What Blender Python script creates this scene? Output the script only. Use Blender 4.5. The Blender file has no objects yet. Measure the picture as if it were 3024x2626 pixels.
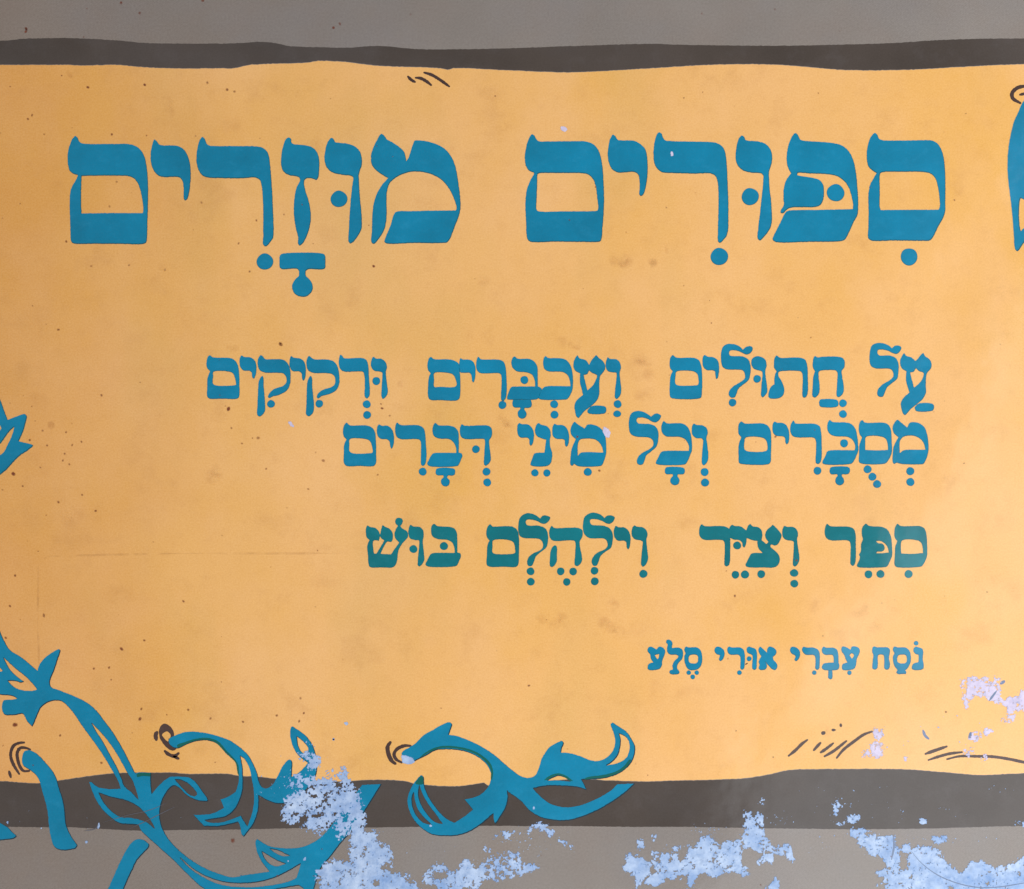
import bpy, math, random
import numpy as np
from mathutils import Vector
from mathutils.geometry import tessellate_polygon

# ------------------------------------------------------------------ camera, world, light
SC = bpy.context.scene
COL = SC.collection
PX = 0.24 / 3024.0            # one pixel of the photographed cover = this many metres on the cover
W0, H0 = 3024.0, 2626.0
def wx(x): return (x - W0 / 2) * PX
def wy(y): return (H0 / 2 - y) * PX

cam_data = bpy.data.cameras.new("camera")
cam_data.lens = 30.0
cam_data.sensor_width = 36.0
cam_data.clip_start = 0.01
cam_data.clip_end = 20.0
cam = bpy.data.objects.new("camera", cam_data)
COL.objects.link(cam)
cam.location = (0, 0, 0.24 * 30.0 / 36.0)
cam.rotation_euler = (0, 0, 0)
SC.camera = cam

world = bpy.data.worlds.new("World")
SC.world = world
world.use_nodes = True
bg = world.node_tree.nodes["Background"]
bg.inputs["Color"].default_value = (0.97, 0.95, 0.97, 1)
bg.inputs["Strength"].default_value = 0.56

def window_lamp(name, loc, turn, sx, sy, power, color):
    d = bpy.data.lights.new(name, 'AREA')
    d.shape = 'RECTANGLE'
    d.size, d.size_y = sx, sy
    d.energy = power
    d.color = color
    o = bpy.data.objects.new(name, d)
    COL.objects.link(o)
    o.location = loc
    o.rotation_euler = (0, 0, turn)          # faces straight down, turned about the vertical
    return o
window_lamp("window_light", (0.56, -0.33, 0.50), math.radians(-26), 0.70, 1.10, 9.4, (0.92, 0.96, 1.0))

SC.view_settings.view_transform = 'Standard'
SC.view_settings.look = 'None'
SC.view_settings.exposure = 0.0
SC.view_settings.gamma = 1.0

# ------------------------------------------------------------------ materials
def lin(r, g, b):
    f = lambda c: (c / 255.0 / 12.92) if c <= 10.3 else ((c / 255.0 + 0.055) / 1.055) ** 2.4
    return (f(r), f(g), f(b), 1.0)

class NT:
    def __init__(s, name):
        s.m = bpy.data.materials.new(name)
        s.m.use_nodes = True
        s.t = s.m.node_tree
        s.n, s.l = s.t.nodes, s.t.links
        s.b = s.n["Principled BSDF"]
        s.co = s.n.new("ShaderNodeTexCoord").outputs["Object"]
    def noise(s, scale, detail=4.0, rough=0.55, off=(0, 0, 0), stretch=(1, 1, 1)):
        mp = s.n.new("ShaderNodeMapping")
        mp.inputs["Location"].default_value = off
        mp.inputs["Scale"].default_value = stretch
        s.l.new(s.co, mp.inputs["Vector"])
        t = s.n.new("ShaderNodeTexNoise")
        t.inputs["Scale"].default_value = scale
        t.inputs["Detail"].default_value = detail
        t.inputs["Roughness"].default_value = rough
        s.l.new(mp.outputs[0], t.inputs["Vector"])
        return t.outputs["Fac"]
    def ramp(s, fac, a, b, c0=(0, 0, 0, 1), c1=(1, 1, 1, 1)):
        r = s.n.new("ShaderNodeValToRGB")
        r.color_ramp.elements[0].position = a
        r.color_ramp.elements[0].color = c0
        r.color_ramp.elements[1].position = b
        r.color_ramp.elements[1].color = c1
        s.l.new(fac, r.inputs[0])
        return r.outputs[0]
    def mix(s, fac, a, b, mode='MIX'):
        m = s.n.new("ShaderNodeMix")
        m.data_type = 'RGBA'
        m.blend_type = mode
        for k, v in ((0, fac), (6, a), (7, b)):
            if hasattr(v, "node"):
                s.l.new(v, m.inputs[k])
            else:
                m.inputs[k].default_value = v
        return m.outputs[2]
    def math(s, op, a, b):
        m = s.n.new("ShaderNodeMath")
        m.operation = op
        for k, v in ((0, a), (1, b)):
            if hasattr(v, "node"):
                s.l.new(v, m.inputs[k])
            else:
                m.inputs[k].default_value = v
        return m.outputs[0]
    def finish(s, color, rough=0.42, spec=0.5, bump=True, fine=0.25, wave=1.0, coat=0.42):
        s.l.new(color, s.b.inputs["Base Color"])
        s.b.inputs["Roughness"].default_value = rough
        s.b.inputs["Specular IOR Level"].default_value = spec * 0.12
        s.b.inputs["Coat Weight"].default_value = coat
        s.b.inputs["Coat Roughness"].default_value = 0.13
        if bump:
            big = s.noise(14.0, 2.0, 0.5, (3.1, 1.7, 0), (1.0, 0.8, 1))
            mid = s.noise(60.0, 3.0, 0.5, (1.1, 4.7, 0))
            small = s.noise(1500.0, 2.0, 0.6)
            h = s.math('ADD', s.math('MULTIPLY', big, 0.0030 * wave), s.math('MULTIPLY', mid, 0.00022 * wave))
            h = s.math('ADD', h, s.math('MULTIPLY', small, 0.000006 * fine * 4))
            bp = s.n.new("ShaderNodeBump")
            bp.inputs["Strength"].default_value = 1.0
            bp.inputs["Distance"].default_value = 1.0
            s.l.new(h, bp.inputs["Height"])
            s.l.new(bp.outputs[0], s.b.inputs["Normal"])
            s.l.new(bp.outputs[0], s.b.inputs["Coat Normal"])
        return s.m

def mat_orange():
    t = NT("orange_ink")
    a = t.ramp(t.noise(13, 4, 0.55, (0.3, 0.2, 0)), 0.36, 0.64)
    c = t.mix(a, lin(235, 175, 88), lin(240, 182, 112))
    pk = t.ramp(t.noise(34, 5, 0.6, (7, 2, 0), (1, 0.7, 1)), 0.42, 0.66)
    c = t.mix(t.math('MULTIPLY', pk, 0.65), c, lin(243, 187, 124))
    dull = t.ramp(t.noise(22, 4, 0.6, (17, 4, 0), (1, 0.5, 1)), 0.52, 0.72)
    c = t.mix(t.math('MULTIPLY', dull, 0.55), c, lin(218, 170, 94))
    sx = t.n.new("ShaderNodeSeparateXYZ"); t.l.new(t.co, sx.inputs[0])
    left_shade_tone = t.math('ADD', t.math('MULTIPLY', sx.outputs[0], -14.0), t.math('MULTIPLY', t.noise(24, 5, 0.65, (3, 13, 0)), 1.2))  # browner to the left: light falloff painted into the ink, broken into toning blotches
    left_shade_tone = t.math('MULTIPLY', left_shade_tone, 0.4)
    c = t.mix(t.math('MULTIPLY', t.ramp(left_shade_tone, 0.58, 1.0), 0.58), c, lin(208, 134, 56))
    st = t.ramp(t.noise(75, 5, 0.68, (2, 9, 0)), 0.56, 0.78)
    c = t.mix(t.math('MULTIPLY', st, 0.38), c, lin(196, 136, 74))
    vein = t.ramp(t.noise(260, 5, 0.72, (1, 1, 0)), 0.52, 0.78)
    c = t.mix(t.math('MULTIPLY', vein, 0.17), c, lin(190, 130, 70))
    gr = t.noise(2600, 2, 0.7)
    c = t.mix(0.12, c, t.ramp(gr, 0.3, 0.7, lin(150, 110, 60), lin(255, 225, 170)))
    return t.finish(c, 0.40, 0.5)

def mat_grey():
    t = NT("grey_ink")
    a = t.noise(16, 4, 0.6, (1, 5, 0))
    c = t.ramp(a, 0.3, 0.7, lin(120, 111, 103), lin(138, 129, 121))
    p = t.ramp(t.noise(70, 4, 0.6, (4, 4, 0)), 0.45, 0.75)
    c = t.mix(t.math('MULTIPLY', p, 0.3), c, lin(132, 112, 98))
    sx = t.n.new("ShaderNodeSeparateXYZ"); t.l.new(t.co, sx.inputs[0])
    left_shade_tone = t.math('ADD', t.math('MULTIPLY', sx.outputs[0], -4.0), t.math('MULTIPLY', t.noise(24, 5, 0.65, (3, 13, 0)), 0.6))  # left side of the grey shaded by colour too, through a similar mask
    c = t.mix(t.math('MULTIPLY', t.ramp(left_shade_tone, 0.4, 0.95), 0.5), c, lin(122, 98, 76))
    bl = t.ramp(t.noise(38, 4, 0.6, (21, 4, 0)), 0.45, 0.75)
    c = t.mix(t.math('MULTIPLY', bl, 0.35), c, lin(124, 122, 126))
    # fine diagonal halftone screen
    mp = t.n.new("ShaderNodeMapping")
    mp.inputs["Rotation"].default_value = (0, 0, math.radians(40))
    t.l.new(t.co, mp.inputs["Vector"])
    w = t.n.new("ShaderNodeTexWave")
    w.inputs["Scale"].default_value = 1150.0
    w.inputs["Distortion"].default_value = 0.6
    t.l.new(mp.outputs[0], w.inputs["Vector"])
    c = t.mix(0.09, c, t.ramp(w.outputs["Fac"], 0.2, 0.8, lin(70, 62, 58), lin(205, 200, 195)))
    gr = t.noise(2300, 2, 0.7)
    c = t.mix(0.10, c, t.ramp(gr, 0.3, 0.7, lin(80, 72, 68), lin(190, 184, 178)))
    return t.finish(c, 0.42, 0.5)

def mat_dark():
    t = NT("dark_brown_ink")
    c = t.ramp(t.noise(30, 4, 0.6, (2, 2, 0)), 0.3, 0.7, lin(64, 55, 48), lin(80, 70, 63))
    q = t.ramp(t.noise(26, 5, 0.65, (9, 22, 0), (0.6, 1, 1)), 0.42, 0.7)
    c = t.mix(t.math('MULTIPLY', q, 0.4), c, lin(84, 80, 80))
    p = t.ramp(t.noise(140, 5, 0.7, (8, 3, 0)), 0.52, 0.78)
    c = t.mix(t.math('MULTIPLY', p, 0.28), c, lin(98, 92, 92))
    gr = t.noise(2600, 2, 0.7)
    c = t.mix(0.06, c, t.ramp(gr, 0.3, 0.7, lin(25, 22, 20), lin(120, 112, 108)))
    return t.finish(c, 0.40, 0.5)

def mat_ink(name, c0, c1, grain=0.07):
    t = NT(name)
    c = t.ramp(t.noise(70, 5, 0.6, (1, 2, 0)), 0.3, 0.72, c0, c1)
    sc = t.ramp(t.noise(210, 6, 0.72, (5, 3, 0), (1, 1.6, 1)), 0.52, 0.78)
    c = t.mix(t.math('MULTIPLY', sc, 0.30), c, tuple(min(1, v * 1.25 + 0.035) for v in c1[:3]) + (1,))
    dk = t.ramp(t.noise(90, 5, 0.65, (15, 3, 0)), 0.55, 0.75)
    c = t.mix(t.math('MULTIPLY', dk, 0.22), c, tuple(v * 0.78 for v in c0[:3]) + (1,))
    gr = t.noise(2400, 2, 0.7)
    k0 = tuple(v * 0.55 for v in c0[:3]) + (1,)
    k1 = tuple(min(1, v * 1.5 + 0.004) for v in c1[:3]) + (1,)
    c = t.mix(grain, c, t.ramp(gr, 0.3, 0.7, k0, k1))
    return t.finish(c, 0.40, 0.5)

def mat_paper(name, c0, c1, worn=True):
    t = NT(name)
    c = t.ramp(t.noise(160, 5, 0.7, (6, 2, 0)), 0.3, 0.7, c0, c1)
    p = t.ramp(t.noise(620, 4, 0.65, (3, 3, 0)), 0.45, 0.75)
    c = t.mix(t.math('MULTIPLY', p, 0.5), c, tuple(v * 0.66 for v in c0[:3]) + (1,))
    if worn:
        wa = t.n.new("ShaderNodeAttribute"); wa.attribute_name = "wear"
        thin = t.ramp(t.math('ADD', wa.outputs["Fac"], t.math('MULTIPLY', t.noise(240, 4, 0.7, (4, 4, 4)), 0.5)), 0.30, 0.62, (1, 1, 1, 1), (0, 0, 0, 1))
        c = t.mix(t.math('MULTIPLY', thin, 0.55), c, tuple(v * f for v, f in zip(c0[:3], (0.58, 0.74, 0.88))) + (1,))
    m = t.finish(c, 0.8, 0.25, True, 3.0, coat=0.0)
    if worn:      # thin leftovers of ink: the rubbed edge is full of gaps
        at = t.n.new("ShaderNodeAttribute"); at.attribute_name = "wear"
        n1 = t.noise(900, 5, 0.75, (2, 7, 0)); n2 = t.noise(330, 4, 0.65, (9, 7, 0))
        k = t.math('ADD', t.math('MULTIPLY', n1, 0.75), t.math('MULTIPLY', n2, 0.55))
        k = t.math('ADD', t.math('MULTIPLY', at.outputs["Fac"], 1.5), k)
        t.l.new(t.ramp(k, 0.60, 0.82), t.b.inputs["Alpha"])
    return m

def mat_fade(name, col, nscale=700, lo=0.38, hi=0.68):
    t = NT(name)
    at = t.n.new("ShaderNodeAttribute")
    at.attribute_name = "fade"
    nz = t.ramp(t.noise(nscale, 4, 0.65), lo, hi)
    t.l.new(t.math('MULTIPLY', at.outputs["Fac"], nz), t.b.inputs["Alpha"])
    t.b.inputs["Base Color"].default_value = col
    t.b.inputs["Roughness"].default_value = 0.45
    return t.m

M = dict(
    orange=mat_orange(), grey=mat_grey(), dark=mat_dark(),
    teal=mat_ink("teal_ink", lin(0, 115, 147), lin(0, 133, 171)),
    rim=mat_ink("overprinted_teal_edge", lin(6, 82, 96), lin(12, 96, 108)),
    green=mat_ink("green_teal_ink", lin(0, 100, 108), lin(0, 120, 130)),
    greenrim=mat_ink("green_teal_edge", lin(0, 82, 86), lin(14, 100, 104)),
    navyrim=mat_ink("navy_overprinted_edge", lin(16, 44, 58), lin(20, 56, 70)),
    overprint=mat_ink("green_overprint", lin(0, 88, 78), lin(10, 100, 92)),
    pen=mat_ink("brown_pen_ink", lin(62, 44, 40), lin(82, 62, 56)),
    bluepen=mat_ink("blue_grey_pen_ink", lin(88, 108, 142), lin(118, 132, 156)),
    crease=mat_fade("crease_shade", lin(150, 100, 52), 260),  # brown standing for the shade in a pressed dent
    paper=mat_paper("bare_paper", lin(134, 164, 208), lin(196, 212, 234)),  # white paper; blue cast of the light put into its colour
    lilac=mat_paper("lilac_bare_paper", lin(200, 190, 214), lin(226, 216, 234)),  # same white paper on the orange, lilac cast of the light in its colour
    board=mat_paper("board_core", lin(200, 190, 172), lin(214, 206, 190), False),
    fox=mat_fade("foxing_brown", lin(124, 54, 22), 700, 0.2, 0.48),
    scratch=mat_ink('pale_scratch', lin(86, 84, 90), lin(104, 106, 116)),
    smudge=mat_fade("smudge_brown", lin(178, 120, 62), 300),
)

# ------------------------------------------------------------------ outline helpers
FR = dict(src=(0, 0, 1), A1=(180, 380, 4), A2=(560, 380, 4), A3=(920, 380, 4), A4=(1520, 380, 4), A5=(1900, 370, 4),
          A6=(2290, 370, 4), A7=(600, 580, 4), B1=(580, 1000, 4), B2=(1000, 1000, 4), B3=(1420, 1000, 4),
          B4=(1850, 1000, 4), B5=(2270, 1000, 4), D1=(1050, 1480, 4), D2=(1480, 1480, 4), D3=(1900, 1480, 4),
          D4=(2270, 1480, 4), E1=(1880, 1820, 4.8), E2=(2300, 1820, 4.8), F1=(0, 1820, 4), F2=(0, 2178, 4),
          F3=(440, 2060, 4), F4=(240, 2178, 4), F5=(660, 2178, 4), F6=(1100, 2080, 4), F7=(1500, 2080, 4),
          L=(0, 1140, 5.271), R=(2880, 200, 2.986), T=(1100, 180, 6), S1=(2250, 2040, 4), S2=(2508, 1960, 4),
          G=(1100, 2380, 2), H=(1992, 2200, 2), T1=(0, 0, 2))

def parse(frame, s):
    """'x,y x,yc @FRAME x,y' -> [(x, y, corner)] in cover pixels; c marks a sharp corner"""
    ox, oy, k = FR[frame]
    out = []
    for tok in s.split():
        if tok[0] == '@':
            ox, oy, k = FR[tok[1:]]
            continue
        corner = tok.endswith('c')
        if corner:
            tok = tok[:-1]
        x, y = tok.split(',')
        out.append((ox + float(x) / k, oy + float(y) / k, corner))
    return out

def crom(p0, p1, p2, p3, n):
    P = [np.array(p) for p in (p0, p1, p2, p3)]
    def dt(a, b): return max(np.hypot(*(b - a)) ** 0.5, 1e-4)
    t0 = 0.0
    t1 = t0 + dt(P[0], P[1]); t2 = t1 + dt(P[1], P[2]); t3 = t2 + dt(P[2], P[3])
    res = []
    for i in range(n):
        t = t1 + (t2 - t1) * i / n
        A1 = (t1 - t) / (t1 - t0) * P[0] + (t - t0) / (t1 - t0) * P[1]
        A2 = (t2 - t) / (t2 - t1) * P[1] + (t - t1) / (t2 - t1) * P[2]
        A3 = (t3 - t) / (t3 - t2) * P[2] + (t - t2) / (t3 - t2) * P[3]
        B1 = (t2 - t) / (t2 - t0) * A1 + (t - t0) / (t2 - t0) * A2
        B2 = (t3 - t) / (t3 - t1) * A2 + (t - t1) / (t3 - t1) * A3
        res.append((t2 - t) / (t2 - t1) * B1 + (t - t1) / (t2 - t1) * B2)
    return res

def sample(pts, step=4.0, closed=True, jit=0.0, rnd=None):
    n = len(pts)
    out = []
    rng = range(n) if closed else range(n - 1)
    for i in rng:
        a = pts[i]; b = pts[(i + 1) % n]
        pa = pts[(i - 1) % n] if (closed or i > 0) else a
        pb = pts[(i + 2) % n] if (closed or i < n - 2) else b
        A = (a[0], a[1]); B = (b[0], b[1])
        PA = (2 * a[0] - b[0], 2 * a[1] - b[1]) if (a[2] or pa is a) else (pa[0], pa[1])
        PB = (2 * b[0] - a[0], 2 * b[1] - a[1]) if (b[2] or pb is b) else (pb[0], pb[1])
        d = math.hypot(A[0] - B[0], A[1] - B[1])
        out += crom(PA, A, B, PB, max(1, int(d / step)))
    if not closed:
        out.append(np.array(pts[-1][:2], float))
    out = np.array(out)
    if jit:
        r = rnd or random
        for i in range(len(out)):
            out[i] += (r.gauss(0, jit), r.gauss(0, jit))
    return out

def area2(p):
    x, y = p[:, 0], p[:, 1]
    return float(np.sum(x * np.roll(y, -1) - np.roll(x, -1) * y))

def inset(p, d, outer=True):
    """move an outline inwards (outer) or a hole outwards by d pixels"""
    s = 1.0 if area2(p) > 0 else -1.0
    if not outer: s = -s
    t = np.roll(p, -1, 0) - np.roll(p, 1, 0)
    L = np.maximum(np.hypot(t[:, 0], t[:, 1]), 1e-6)
    nrm = np.stack([-t[:, 1] / L, t[:, 0] / L], 1) * s
    return p + nrm * d

class Sheet:
    """collects flat printed shapes and links them as ONE mesh object"""
    def __init__(s): s.v, s.f, s.mi = [], [], []
    def loops(s, loops, z, mi=0):
        base = len(s.v)
        vs = [[Vector((wx(x), wy(y), 0)) for x, y in lp] for lp in loops]
        tris = tessellate_polygon(vs)
        flat = [v for lp in vs for v in lp]
        s.v += [(v.x, v.y, z) for v in flat]
        for a, b, c in tris:
            A, B, C = flat[a], flat[b], flat[c]
            cr = (B.x - A.x) * (C.y - A.y) - (B.y - A.y) * (C.x - A.x)
            if abs(cr) < 1e-16: continue
            s.f.append((base + a, base + b, base + c) if cr > 0 else (base + a, base + c, base + b))
            s.mi.append(mi)
    def build(s, name, mats, parent=None):
        me = bpy.data.meshes.new(name)
        me.from_pydata(s.v, [], s.f)
        for m in mats: me.materials.append(m)
        if len(mats) > 1: me.polygons.foreach_set("material_index", s.mi)
        me.update()
        o = bpy.data.objects.new(name, me)
        COL.objects.link(o)
        if parent: o.parent = parent
        return o

def empty(name, parent=None):
    o = bpy.data.objects.new(name, None)
    COL.objects.link(o)
    if parent: o.parent = parent
    return o

MM = 0.001
Z_GREY, Z_DARK, Z_ORANGE, Z_SMUDGE, Z_PEN, Z_RIM, Z_INK, Z_OVER, Z_WEAR, Z_TOP = [MM * 0.006 * k for k in range(1, 11)]

def printed(name, parent, frame, outlines, mats, d=1.2, shift=(-0.4, -1.2), step=3.5, jit=0.25, z=None, drop=(0.3, 0.5)):
    """a printed shape: dark trapped rim underneath, flat ink a little up and to the left above it"""
    zr, zi = z or (Z_RIM, Z_INK)
    sh = Sheet()
    loops = [sample(parse(frame, o), step, True, jit, RND) for o in outlines]
    sh.loops([p + np.array(drop) for p in loops], zr, 0)
    ins = [inset(p, d, i == 0) + np.array(shift) for i, p in enumerate(loops)]
    sh.loops(ins, zi, 1)
    return sh.build(name, mats, parent)

def dot(parent, frame, cx, cy, rx, ry=None, mats=None, name="vowel_point", d=1.0, shift=(-0.2, -0.7)):
    ry = ry or rx
    ox, oy, k = FR[frame]
    cx, cy, rx, ry = ox + cx / k, oy + cy / k, rx / k, ry / k
    n = 26
    ph = RND.random() * 6
    e = 0.02 + 0.02 * RND.random()
    p = np.array([(cx + rx * math.cos(a) * (1 + e * math.cos(2 * a + ph)), cy + ry * math.sin(a) * (1 + e * math.sin(3 * a + ph)))
                  for a in [2 * math.pi * i / n for i in range(n)]])
    sh = Sheet()
    sh.loops([p], Z_RIM, 0)
    sh.loops([inset(p, d) + np.array(shift)], Z_INK, 1)
    return sh.build(name, mats, parent)

def stroke_loops(frame, s, w, taper=0.55):
    pts = sample(parse(frame, s), 3.0, False)
    k = FR[frame][2]
    hw = w * 1.28 / k / 2
    n = len(pts)
    t = np.gradient(pts, axis=0)
    L = np.maximum(np.hypot(t[:, 0], t[:, 1]), 1e-6)
    nr = np.stack([-t[:, 1] / L, t[:, 0] / L], 1)
    ww = np.array([hw * (taper + (1 - taper) * min(1, 4 * i / (n - 1), 4 * (n - 1 - i) / (n - 1))) * (1 + RND.gauss(0, 0.06)) for i in range(n)])
    a = pts + nr * ww[:, None]; b = pts - nr * ww[:, None]
    d0 = t[0] / L[0]; d1 = t[-1] / L[-1]
    cap1 = [pts[-1] + d1 * ww[-1] * 0.7]; cap0 = [pts[0] - d0 * ww[0] * 0.7]
    return np.array(list(a) + cap1 + list(b[::-1]) + cap0)

RND = random.Random(11)

# ------------------------------------------------------------------ the book cover
book = empty("picture_book")
book['label'] = "worn picture book cover, orange panel with teal Hebrew title between dark bands"
book['category'] = "book"

# board with rounded edges, larger than the part in view
def make_board():
    x0, x1, y0, y1 = wx(-620), wx(3560), wy(3150), wy(-520)
    th, r = 2.6 * MM, 0.7 * MM
    prof = [(0, -th), (r * 0.0, -r), (r * 0.3, -r * 0.3), (r, 0)]
    v, f = [], []
    for ins, z in prof:
        v += [(x0 + ins, y0 + ins, z), (x1 - ins, y0 + ins, z), (x1 - ins, y1 - ins, z), (x0 + ins, y1 - ins, z)]
    for k in range(len(prof) - 1):
        for i in range(4):
            a, b = 4 * k + i, 4 * k + (i + 1) % 4
            f.append((a, b, b + 4, a + 4))
    n = 4 * (len(prof) - 1)
    f.append((n, n + 1, n + 2, n + 3)); f.append((3, 2, 1, 0))
    me = bpy.data.meshes.new("cover_board")
    me.from_pydata(v, [], f)
    me.materials.append(M['board'])
    o = bpy.data.objects.new("cover_board", me)
    COL.objects.link(o); o.parent = book
make_board()

XL, XR, YT, YB = -612, 3552, -512, 3142
g = Sheet()
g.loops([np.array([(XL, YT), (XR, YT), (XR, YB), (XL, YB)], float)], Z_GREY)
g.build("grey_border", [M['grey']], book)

def edge(s, step=6, jit=0.35):
    return sample([(x, y, False) for x, y, _ in parse('src', s)], step, False, jit, RND)

top_hi = "-600,128 -300,118 0,121 70,115 150,113 210,113 350,120 425,127 525,129 700,128 775,124 820,129 850,136 950,140 1032,141 1100,136 1140,137 1225,145 1350,146 1500,143 1700,136 1850,131 1950,130 1992,132 2192,135 2342,135 2492,132 2642,127 2767,119 2842,116 3024,114 3300,120 3545,116"
top_lo = "-600,196 -300,186 0,191 200,191 240,193 350,191 400,196 500,201 650,201 690,201 740,191 910,184 940,179 1000,181 1020,182 1110,193 1300,201 1325,205 1340,201 1500,207 1675,213 1825,207 2000,196 2117,190 2282,190 2382,197 2492,206 2667,206 2842,197 3024,189 3300,196 3545,190"
bot_hi = "-600,2300 -300,2312 0,2308 75,2313 110,2314 175,2306 250,2295 312,2287 375,2283 450,2283 516,2283 540,2286 677,2287 702,2292 765,2295 810,2300 935,2308 1035,2308 1070,2305 1122,2304 1162,2305 1207,2310 1220,2315 1260,2319 1312,2323 1362,2322 1412,2315 1430,2313 1440,2320 1500,2318 1600,2308 1717,2302 1800,2306 1900,2309 2016,2306 2092,2304 2192,2300 2267,2289 2332,2275 2382,2273 2492,2272 2667,2273 2792,2282 2892,2290 2967,2287 3024,2285 3300,2280 3545,2290"
bot_lo = "-600,2446 -300,2440 0,2442 125,2443 200,2443 300,2448 400,2453 490,2452 690,2450 890,2446 1100,2444 1237,2442 1425,2439 1575,2440 1700,2440 1850,2442 2016,2442 2242,2446 2542,2449 2742,2447 3024,2440 3300,2446 3545,2442"
eth, etl, ebh, ebl = edge(top_hi), edge(top_lo), edge(bot_hi), edge(bot_lo)
for name, a, b, lab in (("dark_band", eth, etl, "dark brown wavy band above the orange panel"), ("dark_band", ebh, ebl, "dark brown wavy band below the orange panel")):
    s = Sheet(); s.loops([np.concatenate([a, b[::-1]])], Z_DARK)
    o = s.build(name, [M['dark']], book); o['label'] = lab
# the orange panel laps a little under the inked bands' edges (its own sheet just above)
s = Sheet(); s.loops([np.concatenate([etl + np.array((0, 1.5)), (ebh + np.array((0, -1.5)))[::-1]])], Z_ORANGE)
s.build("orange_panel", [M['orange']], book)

# ------------------------------------------------------------------ title
TE = [M['rim'], M['teal']]
title = empty("title_line", book)
def L(parent, frame, *outs, mats=None, d=1.2, name="letter"):
    return printed(name, parent, frame, outs, mats or TE, d)

L(title, 'A1', "175,88 195,105 215,148 250,175 300,181 600,182 800,184 880,205 945,255 990,340 1012,440 1024,560 1030,680 1028,900 1022,1100 1016,1300 1005,1345 975,1362 700,1362 400,1360 150,1357 122,1335 114,1290 110,1150 104,1000 103,880 112,740 130,690 170,620 198,560c 195,548c 150,535 105,500 85,440 77,350 85,260 105,190 140,115",
  "245,560c 400,556 700,556 810,565 870,595 915,660 945,760 965,870 972,960 965,1000c 700,998 243,1003c 238,850 240,700")
L(title, 'A1', "1105,130 1130,145 1160,185 1200,198 1340,200 1400,212 1460,255 1505,340 1528,440 1533,540 1528,660 1512,770 1490,835 1465,850 1450,830 1448,700 1435,620 1405,580 1360,570 1220,573 1160,560 1105,510 1072,440 1058,350 1065,250 1080,180")
L(title, 'A2', "152,98 178,120 200,175 240,203 320,207 600,208 780,210 860,225 915,270 938,330 950,420 962,550 972,700 982,900 990,1100 992,1200 985,1290 945,1350 900,1393 870,1375 868,1250 868,1000 862,800 850,680 830,610 780,580 600,588 400,585 230,580 160,560 110,500 82,410 82,290 98,200 125,125")
L(title, 'A2', "1170,105 1195,118 1207,170 1240,185 1380,200 1460,228 1510,290 1532,380 1530,480 1518,580 1495,607 1450,590 1385,587 1358,605 1352,650 1370,740 1405,850 1425,950 1432,1050 1420,1150 1390,1250 1340,1350 1300,1383 1282,1365 1280,1280 1255,1180 1235,1050 1230,930 1240,800 1265,690 1305,615 1295,580 1250,563 1170,548 1110,510 1082,440 1082,330 1100,220 1135,130")
L(title, 'A2', "1675,108 1700,122 1720,160 1760,168 1880,182 1960,215 2010,270 2035,360 2033,430 2010,500 1998,545 2002,650 2015,850 2030,1000 2035,1120 2028,1190 1985,1270 1925,1345 1895,1358 1875,1330 1880,1200 1890,1000 1905,800 1925,640 1930,575 1905,558 1820,548 1690,520 1620,460 1592,370 1600,260 1630,160")
L(title, 'A7', "925,682 1420,680 1440,700 1445,780 1440,845 1415,862 1240,862 1212,885 1212,940c 1260,985 1292,1050 1285,1120 1240,1170 1172,1188 1100,1165 1055,1105 1052,1040 1090,980 1130,940c 1130,880 1110,858 925,858 905,840 900,770 905,700", name="vowel_point")
L(title, 'A3', "833,60 855,75 885,122 960,165 1040,220 1090,270 1110,330 1118,390c 1150,330 1185,220 1210,148c 1240,140 1360,150 1480,185 1580,245 1650,330 1700,450 1725,580 1745,720 1758,850 1757,960 1735,1045 1690,1160 1640,1290 1600,1345 1570,1350 1200,1352 880,1355 860,1335 880,1270 930,1150 970,1020 1000,985 1200,975 1500,970 1705,968c 1712,930 1690,850 1630,720 1540,610 1430,545 1290,510 1180,510 1070,540 980,590 920,650 895,720 885,850 888,1000 880,1100 860,1190 810,1280 735,1362 708,1345 712,1200 718,1000 735,880 775,760 830,670 905,585c 850,555 760,490 712,425 700,350 715,260 760,160 805,80")
L(title, 'A4', "210,65 232,80 255,125 290,150 400,152 700,150 840,153 920,180 980,240 1015,330 1038,470 1048,620 1055,800 1050,980 1038,1150 1025,1300 1005,1332 800,1338 500,1335 180,1335 150,1310 138,1250 132,1100 125,950 128,820 145,710 180,620 228,535c 222,518c 175,500 135,450 118,360 125,260 150,160 185,85",
  "272,535 290,527 500,525 800,528 870,545 920,590 955,680 972,800 985,930 975,970 930,975 600,978 280,975 258,955 258,850 265,650")
L(title, 'A4', "1163,70 1185,85 1215,130 1260,140 1410,145 1480,180 1540,240 1562,320 1570,450 1565,580 1545,700 1520,775 1492,797 1470,775 1475,700 1470,590 1455,540 1410,513 1330,515 1215,517 1150,480 1110,400 1097,320 1105,210 1130,110")
L(title, 'A5', "193,82 215,97 228,140 260,178 330,188 600,195 800,200 880,215 940,260 970,340 985,480 995,700 1003,900 1003,1100 998,1250 980,1310 930,1370 900,1390 880,1370 878,1250 885,1000 885,800 875,670 850,600 800,572 600,572 350,565 220,555 160,510 125,440 117,350 122,250 140,160 165,100")
L(title, 'A5', "1170,122 1190,135 1205,172 1240,183 1370,195 1450,225 1505,295 1520,380 1512,460 1485,540 1483,600 1492,760 1508,900 1517,1040 1515,1150 1495,1220 1440,1300 1375,1362 1350,1345 1352,1230 1368,1100 1390,900 1410,700 1412,590 1395,572 1300,562 1200,545 1115,480 1088,390 1095,280 1125,160")
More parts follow.
